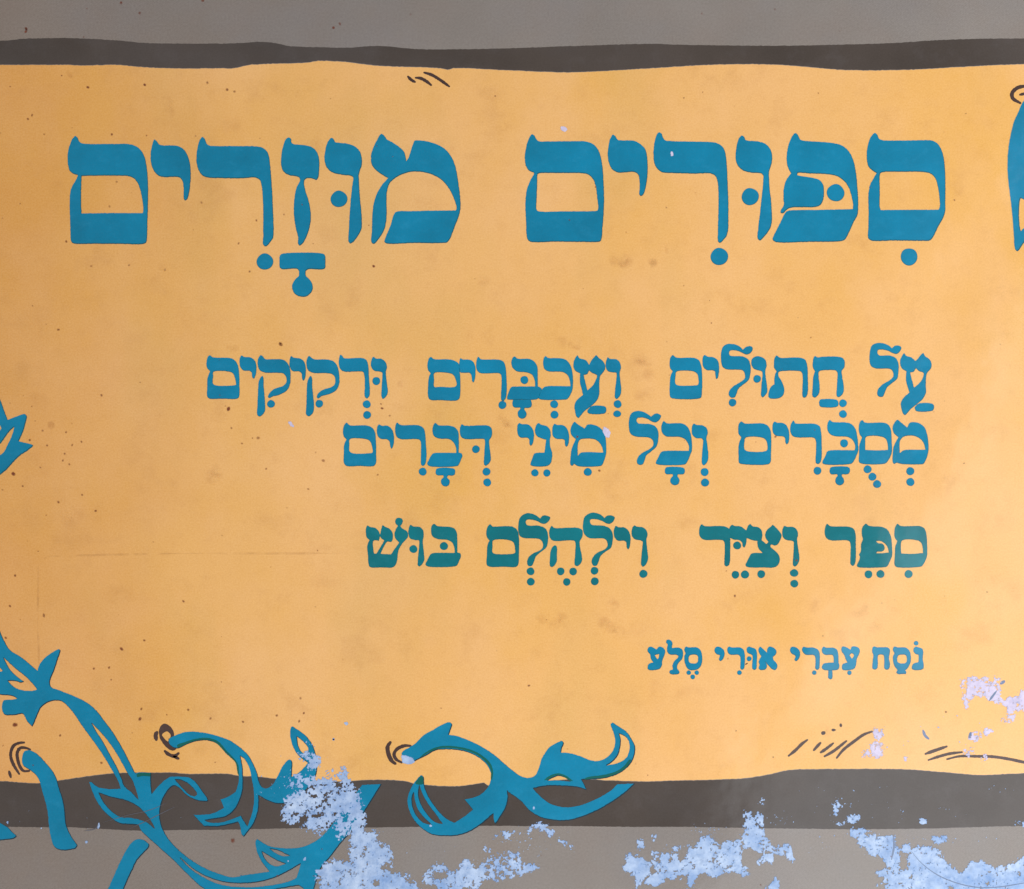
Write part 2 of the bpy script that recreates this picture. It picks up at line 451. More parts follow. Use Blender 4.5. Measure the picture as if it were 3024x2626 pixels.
L(title, 'A6', "240,93 265,115 290,165 330,183 500,195 680,212 780,238 860,300 920,420 950,560 965,700 975,850 975,1000 965,1065 920,1150 870,1260 820,1350 780,1368 400,1377 0,1378 -35,1350 10,1240 60,1140 105,1050 135,1018 180,1007 500,1001 912,992c 915,940 895,830 860,730 800,650 720,600 600,578 400,570 260,565 255,585 300,600 450,625 525,650 565,710 572,790 565,870 530,940 470,965 300,970 180,975 130,1000 90,1040 60,1035 62,1005 95,950 92,850 98,740 125,650 185,570c 150,510 132,430 135,320 160,210 205,120")
L(title, 'A6', "1175,93 1200,108 1220,155 1265,178 1400,182 1650,180 1850,182 1910,212 1955,280 1985,380 2000,500 2007,700 2005,900 2003,1020 1985,1080 1920,1200 1860,1320 1820,1362 1750,1365 1400,1362 1130,1362 1095,1335 1095,1200 1098,1050 1095,850 1110,720 1150,640 1195,565c 1160,545 1105,500 1080,430 1078,320 1095,210 1135,125",
  "1240,565 1280,553 1500,550 1740,553 1830,572 1885,625 1915,720 1935,850 1940,960 1925,1000c 1600,1000 1240,1003c 1230,950 1232,800")
for fr, x, y, r in (('A2', 1765, 833, 98), ('A2', 890, 1573, 97), ('A5', 1262, 845, 102), ('A5', 897, 1553, 103), ('A6', 710, 800, 103), ('A6', 1578, 1555, 102)):
    dot(title, fr, x, y, r, mats=TE)

# ------------------------------------------------------------------ subtitle, first line
s1 = empty("subtitle_line", book)
SD = 0.8
def S(parent, frame, *outs, mats=None, name="letter"):
    return printed(name, parent, frame, outs, mats or TE, SD, (-0.1, -0.5), 3.0, 0.2)
def dots(parent, frame, lst, mats=None):
    for t in lst: dot(parent, frame, *t, mats=mats or TE, d=0.75, shift=(0, -0.35))
S(s1, 'B1', "160,195 185,215 230,225 390,228 440,245 485,300 505,400 508,550 505,680 485,708 300,710 150,708 128,685 127,560 130,470 160,385c 125,345 118,285 135,215", "200,395 380,390 430,410 455,470 465,545 440,553 220,550 195,530 198,450")
S(s1, 'B1', "535,198 560,215 650,225 695,270 710,350 700,430 680,472 658,455 652,400 620,380 560,378 520,340 508,280 515,220")
S(s1, 'B1', "760,195 790,215 810,240 990,243 1050,262 1095,320 1112,430 1105,540 1070,610 990,660 900,685 860,703 843,685 870,635 930,590 1020,560 1060,520 1060,460 1030,415 960,405 800,400 745,370 725,320 728,240")
S(s1, 'B1', "780,440 792,460 795,560 805,680 812,800 808,860 770,910 740,920 718,900 720,780 728,600 735,510 760,455")
S(s1, 'B1', "1120,205 1150,225 1225,235 1275,275 1293,360 1285,460 1265,497 1248,470 1240,410 1210,388 1140,385 1108,350 1098,290 1105,230")
S(s1, 'B1', "1330,203 1360,225 1390,243 1560,248 1630,275 1670,340 1688,440 1685,540 1650,610 1570,655 1480,680 1435,708 1420,685 1450,635 1520,595 1600,570 1635,530 1632,450 1600,420 1530,408 1380,405 1320,375 1300,320 1305,240")
S(s1, 'B1', "1350,440 1365,460 1368,560 1380,680 1390,800 1380,870 1330,918 1298,900 1298,780 1303,600 1310,510 1335,450")
S(s1, 'B2', "20,190 45,205 60,228 280,230 325,250 348,310 358,450 368,600 365,670 335,708 310,690 308,560 303,440 290,395 250,388 60,388 20,360 3,310 5,235")
S(s1, 'B2', "410,215 440,235 510,240 555,280 570,340 558,390 562,460 575,560 582,620 570,670 525,712 508,695 508,560 515,450 512,400 480,390 420,380 385,335 382,270")
dots(s1, 'B1', [(882, 773, 46), (1452, 770, 46)])
dots(s1, 'B2', [(332, 777, 47), (337, 903, 47), (445, 502, 48), (1935, 785, 48)])
S(s1, 'B2', "1090,215 1115,235 1150,245 1300,245 1370,262 1416,295 1432,400 1438,560 1428,700 1400,728 1200,728 1080,722 1058,690 1055,560 1065,460 1085,410c 1055,370 1048,300 1065,235", "1130,410 1300,408 1350,425 1380,480 1392,550 1370,570 1200,570 1130,568 1128,480")
S(s1, 'B2', "1440,230 1465,245 1550,250 1590,275 1612,320 1616,420 1605,490 1590,520 1575,500 1568,440 1550,408 1480,405 1437,398 1425,350 1424,280")
S(s1, 'B2', "1650,213 1675,240 1720,247 1900,250 1950,275 1972,340 1982,450 1985,640 1975,700 1945,738 1922,728 1922,560 1920,440 1905,415 1680,408 1640,385 1624,330 1630,250")
S(s1, 'B3', "400,210 430,235 580,242 640,280 668,340 672,450 672,565c 700,575 718,590 700,660 668,712 450,720 310,715 308,695 335,610 360,570 390,567 640,565c 635,500 605,430 540,400 430,388 375,345 358,285 375,225")
S(s1, 'B3', "380,722c 590,722c 600,750 595,805 560,820 515,822 512,835 535,870 540,900 520,935 487,946 450,932 433,895 440,860 462,835 465,818 400,815 378,800 372,750", name="vowel_point")
S(s1, 'B3', "765,205 790,225 960,235 1020,262 1065,330 1085,430 1088,550 1080,610 1020,715 980,722 700,718 680,705 710,620 738,580 770,565 1058,562c 1050,500 1020,430 960,395 800,388 755,365 735,310 742,230")
S(s1, 'B3', "1140,198 1165,230 1240,255 1280,310c 1300,265 1340,215 1362,195 1390,225 1440,265 1466,310 1464,365 1435,410 1410,440 1398,560 1398,660 1370,730 1310,790 1220,860 1150,938 1130,925 1108,840 1108,770 1150,710 1205,665c 1190,600 1170,520 1170,410c 1120,385 1092,330 1100,260", "1215,430c 1255,420 1278,375c 1310,405 1370,435 1350,500 1320,555 1258,612c 1245,560 1225,480")
S(s1, 'B3', "1310,798 1460,800 1480,820 1475,870 1450,887 1275,885 1257,865 1260,842c", name="vowel_point")
S(s1, 'B3', "1500,220 1525,238 1600,245 1640,280 1655,340 1640,400 1645,480 1658,600 1650,660 1625,700 1600,715 1583,700 1585,600 1598,480 1598,405 1560,400 1500,385 1474,340 1477,270")
dots(s1, 'B3', [(514, 490, 48), (866, 777, 47), (870, 900, 47), (1615, 775, 47), (1610, 890, 46, 40)])
S(s1, 'B4', "550,195 575,215 600,225 800,228 850,250 880,310 893,430 893,600 880,695 850,710 560,710 520,695 508,640 510,540 520,440 545,385c 515,350 508,290 520,220", "590,392 790,388 835,420 850,490 845,545 800,553 600,550 578,530 580,430")
S(s1, 'B4', "925,192 950,210 1030,222 1075,255 1093,320 1092,400 1075,470 1060,478 1050,440 1040,385 1010,375 945,372 905,330 895,270 905,210")
S(s1, 'B4', "1190,65 1280,68 1340,95 1375,130c 1410,100 1460,88 1490,105 1480,150 1440,185 1400,185 1340,155 1270,138 1220,145 1210,175 1225,200 1380,212 1440,250 1465,320 1462,420 1440,490 1370,550 1320,595 1300,650 1275,695 1235,697 1208,665 1212,620 1260,565 1350,510 1395,470 1395,415 1370,375 1310,368 1180,362 1135,335 1118,280 1118,160 1140,95")
S(s1, 'B4', "1520,212 1590,215 1640,250 1655,310 1640,380 1645,460 1660,560 1662,620 1650,655 1605,695 1590,680 1592,560 1600,390 1570,378 1510,360 1475,310 1480,245")
dots(s1, 'B4', [(1253, 757, 46), (1543, 477, 46)])
S(s1, 'B5', "95,200 120,220 140,228 370,225 430,250 455,320 462,450 460,640 440,690 415,700 398,680 398,560 398,430 380,390 340,382 150,385 115,400 115,440 150,500 180,580 182,630 160,680 110,707 10,705 -5,690 5,610 30,565 65,540c 65,480 75,420 92,385c 65,350 60,280 70,225")
S(s1, 'B5', "550,205 575,222 620,215 830,215 880,235 898,280 890,345 862,380 868,450 885,560 885,620 865,665 830,690 803,680 805,560 808,400 795,380 610,380 590,395 590,450 600,560 598,630 580,670 540,697 518,685 518,560 525,450 545,385c 522,345 520,270 530,225")
S(s1, 'B5', "605,722 800,722 820,745 818,795 795,808 620,808 598,790 595,740", name="vowel_point")
S(s1, 'B5', "1290,52 1370,60 1430,90 1455,115c 1490,85 1535,82 1565,100 1550,150 1510,182 1470,175 1410,145 1340,130 1290,135 1283,165 1300,195 1430,200 1500,230 1532,300 1530,400 1515,475 1450,530 1395,580 1370,640 1345,685 1305,688 1280,655 1290,600 1340,545 1430,490 1468,450 1468,400 1440,362 1260,352 1210,325 1192,280 1195,150 1220,80")
S(s1, 'B5', "1600,172 1620,200 1690,225 1730,265c 1750,250 1790,200 1825,170 1845,205 1900,245 1923,300 1915,350 1868,410 1855,530 1855,640 1820,710 1760,765 1680,830 1605,905 1588,890 1560,800 1562,750 1600,690 1660,640c 1640,570 1620,490 1625,385c 1575,355 1550,300 1560,230", "1672,400c 1710,390 1738,350c 1775,385 1828,408 1810,480 1775,530 1715,580c 1700,520 1680,450")
S(s1, 'B5', "1770,768 1930,768 1950,790 1945,840 1920,855 1745,857 1726,835 1722,810c", name="vowel_point")
dots(s1, 'B5', [(877, 765, 46), (877, 893, 46)])

# ------------------------------------------------------------------ subtitle, second line
s2 = empty("subtitle_line", book)
S(s2, 'B2', "95,993 125,1020 160,1027 340,1027 400,1055 430,1110 440,1200 443,1350 438,1480 410,1505 250,1505 90,1503 62,1470 60,1350 65,1250 92,1190c 60,1155 50,1090 65,1020", "130,1190 330,1190 370,1215 392,1270 400,1345 370,1353 160,1352 128,1325 128,1250")
S(s2, 'B2', "475,1012 505,1027 580,1030 625,1065 650,1130 655,1210 640,1280 625,1300 610,1280 600,1215 570,1190 500,1185 460,1145 450,1080 460,1030")
S(s2, 'B2', "690,990 715,1010 745,1022 950,1025 1000,1055 1020,1110 1030,1230 1038,1400 1025,1475 995,1505 975,1490 972,1350 968,1220 950,1193 740,1188 690,1165 668,1110 670,1030")
S(s2, 'B2', "1145,995 1175,1020 1320,1030 1375,1050 1412,1100 1420,1200 1418,1345c 1450,1355 1463,1380 1445,1430 1410,1500 1370,1510 1070,1505 1045,1480 1070,1420 1105,1365 1130,1353 1388,1350c 1385,1290 1355,1225 1310,1190 1180,1180 1125,1150 1107,1090 1118,1020")
S(s2, 'B2', "1160,1535 1360,1535 1375,1555 1370,1605 1345,1618 1290,1618 1280,1635 1308,1670 1312,1700 1295,1735 1260,1747 1225,1732 1207,1695 1215,1660 1240,1635 1235,1618 1170,1615 1148,1600 1145,1560", name="vowel_point")
S(s2, 'B2', "1455,1012 1485,1027 1760,1027 1800,1050 1813,1100 1805,1160 1778,1200 1782,1270 1795,1380 1795,1440 1775,1475 1735,1503 1718,1490 1720,1350 1720,1190 1690,1185 1480,1183 1440,1150 1430,1090 1438,1035")
dots(s2, 'B2', [(993, 1573, 47), (1622, 1308, 46), (1747, 1573, 47), (1755, 1700, 47)])
S(s2, 'B3', "455,997 480,1008 560,1015 605,1055 627,1120 622,1200 605,1255 590,1267 573,1245 570,1190 545,1172 470,1170 435,1130 428,1070 435,1015")
S(s2, 'B3', "683,997 710,1015 780,1035 815,1075 825,1130 815,1200 820,1280 840,1340 840,1410 825,1470 780,1505 610,1505 585,1490 605,1420 630,1360 660,1350 750,1347c 757,1290 770,1195c 720,1180 665,1155 640,1110 645,1040")
S(s2, 'B3', "870,1005 895,1018 970,1022 1015,1060 1040,1130 1040,1210 1025,1265 1008,1278 992,1255 988,1200 960,1187 890,1183 850,1150 842,1090 850,1030")
S(s2, 'B3', "1110,982 1135,1005 1190,1040 1225,1062c 1255,1020 1290,1012 1370,1030 1430,1075 1465,1140 1480,1240 1480,1350 1460,1430 1425,1500 1390,1508 1150,1508 1115,1490 1100,1480c 1080,1503 1058,1490 1060,1380 1075,1290 1120,1190c 1070,1140 1057,1090 1075,1020", "1150,1230 1170,1195 1250,1182 1340,1190 1400,1230 1430,1280 1445,1345c 1180,1350 1145,1385c 1143,1300")
dots(s2, 'B3', [(638, 1587, 43), (780, 1588, 43), (1263, 1577, 47)])
S(s2, 'B4', "120,855 190,862 250,890 290,922c 330,890 370,885 407,908 395,950 350,988 310,985 250,950 180,932 130,940 118,970 135,998 280,1010 345,1040 375,1100 375,1190 355,1270 290,1335 235,1380 215,1430 190,1485 150,1492 122,1465 130,1410 180,1355 270,1305 312,1265 312,1210 280,1175 100,1155 45,1120 28,1060 32,940 60,880")
S(s2, 'B4', "440,973 470,997 660,1003 715,1035 750,1100 770,1200 772,1320 755,1370 700,1480 665,1490 370,1488 345,1472 375,1400 405,1345 435,1330 735,1325c 735,1270 700,1200 640,1165 470,1155 425,1120 410,1065 420,1000")
S(s2, 'B4', "470,1520 670,1525 687,1545 680,1595 650,1605 605,1605 600,1622 622,1655 623,1690 605,1722 570,1733 535,1720 515,1685 522,1650 548,1622 545,1605 470,1602 453,1580 455,1535", name="vowel_point")
S(s2, 'B4', "795,1003 825,1018 900,1025 945,1055 960,1110 945,1170 955,1260 967,1370 962,1430 945,1470 910,1497 892,1480 892,1350 903,1200 890,1180 820,1175 775,1130 768,1075 775,1030")
dots(s2, 'B4', [(923, 1577, 48), (928, 1702, 48)])
S(s2, 'B4', "1360,978 1390,1000 1610,1003 1665,1025 1700,1085 1710,1200 1708,1340 1700,1460 1675,1483 1370,1483 1330,1470 1322,1400 1325,1250 1355,1165c 1325,1130 1318,1060 1330,1000", "1405,1172 1600,1170 1645,1200 1665,1290 1650,1325 1420,1327 1393,1305 1393,1220")
S(s2, 'B5', "70,980 100,993 160,995 205,1020 235,1080 242,1160 230,1235 213,1250 195,1225 188,1170 160,1155 90,1150 52,1115 42,1060 50,1000")
S(s2, 'B5', "292,967 315,1000 350,1005 550,1008 600,1035 618,1100 625,1250 625,1400 610,1460 580,1483 557,1470 557,1330 555,1210 535,1175 340,1168 280,1150 255,1100 258,1020")
S(s2, 'B5', "725,960 750,982 900,990 970,1005 1020,1060 1045,1150 1055,1240 1058,1320 1045,1360 985,1470 950,1483 650,1483 632,1465 665,1390 690,1335 720,1322 1015,1318c 1020,1270 990,1200 940,1165 770,1150 715,1120 690,1060 700,985")
S(s2, 'B5', "735,1520 940,1517 957,1535 950,1590 920,1603 865,1605 862,1620 885,1655 890,1685 872,1720 838,1733 800,1718 783,1680 790,1650 812,1620 808,1605 740,1603 720,1585 720,1540", name="vowel_point")
S(s2, 'B5', "1108,963 1135,990 1370,995 1420,1025 1445,1090 1452,1200 1455,1330 1440,1385 1390,1465 1355,1480 1100,1478 1068,1460 1066,1350 1070,1260 1100,1165c 1072,1130 1062,1060 1075,990", "1150,1162 1340,1160 1385,1190 1405,1260 1408,1315c 1280,1320 1140,1315c 1140,1230")
S(s2, 'B5', "1523,957 1550,980 1600,1020 1635,1050c 1660,1000 1700,985 1780,1000 1840,1050 1870,1130 1885,1230 1885,1330 1860,1420 1825,1480 1790,1485 1560,1480 1510,1465c 1475,1480 1462,1460 1465,1350 1480,1260 1530,1165c 1480,1120 1460,1060 1480,1000", "1550,1210 1590,1160 1680,1145 1760,1165 1820,1220 1850,1312c 1590,1322 1548,1355c 1545,1280")
dots(s2, 'B5', [(576, 1562, 47), (890, 1238, 48), (1168, 1545, 47), (1225, 1633, 47), (1280, 1720, 47), (1672, 1567, 48), (1673, 1695, 48)])

# ------------------------------------------------------------------ author line (greener ink)
GE = [M['greenrim'], M['green']]
s3 = empty("author_line", book)
def A(frame, *outs, name="letter"): return S(s3, frame, *outs, mats=GE, name=name)
A('D1', "140,287 170,303 230,315 270,350 290,395c 305,320 320,283 345,300 400,325 435,370 442,410 430,475 415,482 375,478 355,500 300,610 298,622c 420,628c 450,580 515,490c 470,440 458,390 475,330 500,290c 475,268 466,235 480,205 512,195 545,205 558,235 550,265 528,292c 545,315 612,362 618,420 560,490 515,560 500,620 490,700 470,755 435,782 300,783 170,778 152,740 145,640 138,520 165,460c 130,425 120,370 125,310",
  "205,490 215,465 275,467c 288,415c 305,440 338,465c 300,530 245,620c 222,620 208,550")
A('D1', "650,278 680,297 760,305 798,345 805,400 795,460 798,530 808,620 812,690 790,740 752,773 735,760 738,650 750,520 748,465 700,460 645,440 624,395 628,320")
A('D1', "930,267 965,292 1120,305 1170,325 1195,370 1202,480 1202,605c 1235,615 1245,640 1225,700 1195,760 1160,772 850,770 825,750 850,690 880,635 905,617 1170,610c 1165,550 1140,490 1090,460 960,445 905,410 890,350 900,290")
A('D1', "1590,272 1615,297 1640,300 1850,300 1900,330 1920,365 1930,440 1930,620 1920,750 1895,775 1750,775 1575,772 1550,750 1550,620 1558,520 1580,465c 1548,420 1543,360 1560,300", "1625,465 1820,463 1865,490 1882,560 1883,610 1865,620 1640,620 1618,605 1618,530")
dots(s3, 'D1', [(683, 567, 47), (1044, 532, 48)], GE)
A('D2', "300,143 370,150 430,180 460,205c 490,172 530,168 578,190 565,230 520,265 480,265 420,235 340,217 300,222 290,250 305,282 450,290 520,320 550,380 550,490 530,550 460,605 405,660 385,720 360,763 325,767 305,735 318,670 380,615 450,585 488,550 488,490 455,450 380,440 270,435 225,415 205,375 203,260 225,190")
A('D2', "598,290 620,312 640,318 920,318 958,345 958,420 928,475 935,560 952,640 955,700 935,740 900,768 870,755 872,620 872,480 850,465 620,468 580,440 565,390 575,320")
A('D2', "640,520 657,540 658,640 658,700 640,745 598,780 577,770 577,640 585,580 610,535")
A('D2', "1060,138 1130,140 1190,170 1220,200c 1250,172 1300,168 1340,188 1330,230 1280,268 1240,262 1180,230 1100,212 1055,218 1050,250 1070,278 1210,290 1280,320 1315,380 1315,480 1295,550 1220,605 1170,655 1150,715 1125,760 1090,763 1067,725 1080,665 1140,605 1220,570 1252,535 1250,480 1220,445 1040,435 985,395 967,350 968,240 990,180")
A('D2', "1355,290 1385,307 1455,310 1500,345 1525,410 1525,490 1512,555 1498,570 1482,550 1475,485 1450,467 1380,468 1340,430 1328,375 1335,320")
A('D2', "1575,285 1600,300 1670,308 1712,340 1728,395 1715,450 1720,530 1733,640 1733,690 1710,745 1675,775 1655,760 1655,650 1668,520 1668,475 1650,465 1580,450 1545,415 1540,360 1550,310")
dots(s3, 'D2', [(347, 830, 46), (350, 953, 46), (703, 830, 46), (850, 832, 46), (775, 955, 45), (1103, 823, 46), (1106, 948, 47), (1680, 860, 48)], GE)
A('D3', "690,272 720,292 920,293 980,305 1010,325c 1030,290 1050,277 1075,292 1150,298 1195,330 1215,345c 1235,290 1262,268 1290,295 1360,310 1395,345 1405,400 1395,460c 1420,480 1455,505 1475,480c 1445,440 1437,390 1460,340 1510,295 1530,278 1548,295 1600,350 1630,395 1620,450 1580,515 1550,525 1510,512 1500,535 1560,590 1600,640 1610,690 1595,745 1550,780 1420,783 1230,778 1205,760 1240,680 1275,620 1408,612c 1360,560 1345,510 1345,470c 1290,462 1220,435c 1212,500 1190,548 1170,530 1165,490 1130,460 1070,455 1025,435c 1025,560 1020,720 1005,760 975,772 958,755 958,620 955,490 935,463 730,458 685,440 660,400 658,330 670,290")
A('D3', "1665,293 1700,303 1770,305 1810,335 1825,390 1815,450 1825,540 1840,640 1840,700 1820,745 1785,775 1767,760 1768,650 1775,520 1770,475 1700,462 1655,435 1638,390 1645,320")
dots(s3, 'D3', [(1107, 525, 47), (1087, 870, 46), (1200, 868, 48), (1392, 863, 47), (1780, 850, 49, 45), (1782, 975, 48, 45)], GE)
A('D4', "690,267 720,292 760,298 960,305 1005,330 1025,390 1028,500 1027,680 1015,745 990,765 967,745 965,620 965,510 945,470 740,463 690,445 662,395 665,310")
A('D4', "1150,265 1175,287 1230,297 1340,305 1400,335 1440,410 1455,520 1457,640 1440,690 1395,772 1360,780 1060,780 1040,765 1070,690 1075,650 1065,635 1085,595 1090,510 1112,450c 1098,390 1105,310", "1270,472 1330,475 1385,515 1410,570 1415,608c 1310,615 1270,612 1280,598 1330,595 1365,570 1365,530 1335,500 1290,495")
A('D4', "1523,267 1550,290 1800,298 1840,325 1862,390 1870,500 1870,640 1855,690 1810,765 1770,778 1510,778 1487,760 1488,640 1495,530 1518,470c 1490,435 1482,370 1495,300", "1575,465 1760,465 1800,495 1818,560 1820,612c 1700,622 1565,618c 1560,530")
dots(s3, 'D4', [(1178, 865, 47), (1320, 862, 47), (1652, 862, 48)], GE)

# ------------------------------------------------------------------ small credit line
s4 = empty("credit_line", book)
def C(frame, *outs, name="letter"): return printed(name, s4, frame, outs, TE, 0.8, (0, -0.7), 2.5, 0.2)
C('E1', "190,430 230,440 280,470c 320,430 380,450 405,500 390,560 365,620 355,700 330,740 270,760 170,760 155,740 160,690 190,665 235,655c 200,600 190,540 155,500 155,460", "255,550c 315,535c 315,570 295,610c")
C('E1', "440,330 490,345 507,380 500,430 500,450c 600,445 645,470 658,530 645,600 590,665 575,700 575,740 590,762 608,785 595,815 480,818 462,790 475,765 510,755 505,700 530,640 580,590 590,560c 560,545 470,540 432,500 432,430 440,400 418,375 420,345")
C('E1', "700,430 740,442 850,440 900,475 925,540 928,640 905,710 860,750 800,765 740,755 700,710 678,640 675,560 690,525 675,480 680,450", "760,550 850,548 865,570 865,640 845,665 760,662 740,640 742,570")
C('E1', "1145,430 1200,445 1240,490 1245,550 1220,610 1185,633 1163,610 1175,575 1180,555 1130,535 1103,495 1110,450")
C('E1', "1310,430 1350,442 1470,443 1515,475 1533,550 1530,690 1520,740 1495,757 1470,740 1470,650 1465,570 1440,547 1330,545 1290,510 1282,460")
C('E1', "1590,430 1630,442 1680,460 1703,510 1703,650 1695,740 1665,762 1638,740 1638,650 1640,560 1620,540 1575,520 1557,480 1565,445")
C('E1', "1750,432 1790,460 1845,515c 1850,465 1880,430 1950,450 1980,490 1970,540 1930,575c 1935,610 1985,670 1993,720 1960,762 1920,750 1870,700 1815,640c 1843,680 1840,730 1810,757 1745,757 1728,735 1740,690 1728,640 1750,590 1765,565c 1735,520 1725,470")
C('E2', "190,432 260,450 297,500 297,560 275,610 240,635 218,610 235,575 230,555 180,530 157,490 165,450")
C('E2', "350,432 390,443 500,445 555,475 578,530 578,650 570,740 540,760 515,740 518,650 510,570 485,548 380,545 340,510 325,465")
C('E2', "635,430 670,445 770,445 820,470 838,520 845,600 845,655c 858,690 845,745 820,760 640,760 608,735 615,690 640,668 775,655c 775,600 760,550 650,545 612,510 608,460")
C('E2', "699,768c 755,768c 760,830 757,875 727,893 697,875 697,830", name="vowel_point")
C('E2', "905,428 960,440 1015,475c 1030,435 1060,425 1120,440 1147,480 1130,550 1105,600 1090,700 1060,745 1000,762 910,762 892,740 900,680 930,665 970,655c 945,610 925,550 890,500 885,450", "1000,550c 1030,525 1060,545 1050,580 1035,600c")
C('E2', "1350,428 1390,440 1540,442 1572,470 1570,530 1558,590 1572,660 1570,720 1545,755 1510,755 1492,730 1492,620 1480,550 1410,548 1400,600 1402,690 1390,740 1355,755 1325,740 1328,640 1335,545 1320,500 1325,445")
C('E2', "1640,428 1680,440 1800,445 1850,490 1870,570 1862,660 1820,740 1790,765c 1805,780 1800,815 1770,818 1680,815 1663,790 1680,760c 1640,710 1615,620 1618,560 1635,525 1613,480 1620,445", "1700,550 1790,548 1810,575 1808,640 1790,663 1705,663 1680,640 1682,570")
C('E2', "1940,430 1980,440 2030,460 2045,500 2038,600 2052,690 2045,740 2010,760 1910,760 1883,740 1890,690 1915,668 1975,650c 1980,600 1978,545c 1930,530 1905,490 1912,450")
for fr, x, y, r in (('E1', 738, 800, 32), ('E1', 852, 800, 32), ('E1', 795, 860, 34), ('E1', 1457, 800, 33), ('E1', 1595, 603, 35), ('E2', 502, 800, 32), ('E2', 1000, 802, 32), ('E2', 1945, 383, 33)):
    dot(s4, fr, x, y, r, mats=TE, d=0.8, shift=(0, -0.5))

# ------------------------------------------------------------------ vines
def vine(frame, *outs, label=None, mats=None, d=1.2, shift=(-0.9, -1.0)):
    o = printed("vine_ornament", book, frame, outs, mats or [M['navyrim'], M['teal']], d, shift, 4.0, 0.3, drop=(0.6, 0.7))
    if label: o['label'] = label
    return o
vine('F1', "-500,-400 -80,60 0,180 40,270 95,370 140,415 240,475 340,555 445,645c 455,600 500,525 580,455 700,388 713,400 680,510 640,640 590,770 600,830 720,880 880,945 1030,1020 1140,1115 1230,1230 1330,1365 1430,1530 1510,1680 1570,1800 @F2 1602,428c 1640,412 1785,415c 1785,540 1795,668c 1850,600 1930,520 @F3 250,935c 330,932 470,940c 540,985 620,1090 700,1215 685,1228c 620,1225 540,1205 440,1150 370,1080 300,1040 240,1080 190,1150 150,1240 130,1330 130,1430 155,1530 210,1640 290,1740 @F4 1200,1370 1350,1480 1500,1560 1650,1615 1770,1650 1900,1635 @F5 200,1635 400,1605 545,1585c 490,1520 430,1430 390,1330 380,1220 400,1200c 440,1225 540,1280 680,1305 830,1308 950,1290 1060,1240 1150,1180 1260,1060 1400,870 1500,740 1580,640 1640,560c 1870,548c 1700,820 1530,1090 1400,1230 1270,1400 1160,1530 1110,1650 1070,1792 1050,1900 990,1900 950,1790 890,1748c 780,1765 620,1792 400,1830 100,1850 @F4 1600,1850 1440,1780 1250,1610 1090,1450 900,1280 700,1090 @F2 1640,1040 1600,1030 1500,1025 1420,1015 1320,955 1210,850 1130,730 1080,610 1052,525c 1080,525 1150,580 1280,608 1425,605c 1400,530 1370,470 1330,400 1230,230 1150,110 @F1 1070,1432 960,1280 850,1120 720,1000 620,1000 540,1030 480,1085 440,1170 400,1270 380,1303c 320,1240 270,1155 180,1165 60,1165 30,1120 25,1050 45,995 170,983 205,970c 140,940 0,925 -80,910 -500,900",
     "@F1 1085,1262c 1240,1430 1350,1580 @F2 1440,300 1510,430 1560,500 1600,600 1640,735c 1560,650 1470,570 1440,490 1390,370 1310,220 1200,20 @F1 1150,1380",
     "@F2 1170,655c 1300,700 1500,750 1620,810 1700,880 1780,980 1830,1080c 1750,1010 1680,980 1560,950 1430,940 1320,870 1230,770",
     "@F3 310,970c 370,975 450,1010 530,1080 570,1150 545,1168 480,1145 410,1080",
     "@F1 45,490c 120,560 200,630 300,710 380,790 440,865c 380,880 250,870 160,830 95,765c 180,765 250,783 285,770c 200,710 120,630 80,560",
     "@F1 -60,560 35,648c -60,665",
     "@F5 550,1315c 650,1335 730,1375 790,1400c 700,1400 600,1355",
     "@F5 455,1350c 560,1410 650,1460 740,1492c 640,1522 560,1500 490,1430",
     "@F4 1170,1422c 1350,1570 1500,1650 @F5 0,1705 200,1722 400,1708 600,1655 760,1580 915,1490c 890,1570 865,1660c 760,1705 500,1755 250,1768 0,1745 @F4 1500,1680 1300,1555",
     label="long teal vine stem curling down across the lower left of the cover")
vine('F3', "230,520 250,480 320,445 420,410 540,403 700,425 850,465 980,520 1090,600 1180,690 1240,800 1280,900 1300,990 1340,1060 1400,1070 1460,1030 1510,950 1570,830 1630,750 1665,733 1690,760 1690,850 1685,940c 1780,880 1880,775c 1780,700 1720,620 1680,520 1668,400 1690,340 1750,375 1850,450 1920,540 1960,640 1985,760 1980,880 1950,960 1880,1060 1800,1150 1700,1220 1600,1250 1500,1250 1400,1215 1295,1155c 1300,1250 1280,1380 1230,1500 1120,1645c 1095,1620 1080,1540 1055,1470c 950,1500 800,1525 650,1520c 590,1460 525,1385c 620,1385 750,1370 885,1305c 865,1260 845,1205c 920,1180 1025,1115c 1055,1020 1060,900 1030,780 900,650 800,545 700,508 580,510 450,550 340,600 270,580",
     "1080,690c 1130,730 1180,820 1210,950 1235,1080 1240,1220 1220,1360 1165,1520c 1120,1450 1090,1395c 1000,1430 850,1475 720,1475 660,1452c 780,1430 900,1410 1000,1340 1070,1220 1110,1080 1110,940 1105,820",
     "1750,460c 1830,530 1880,600 1875,670c 1800,640 1760,550",
     label="teal vine tendril with a curled stem, second from the left")
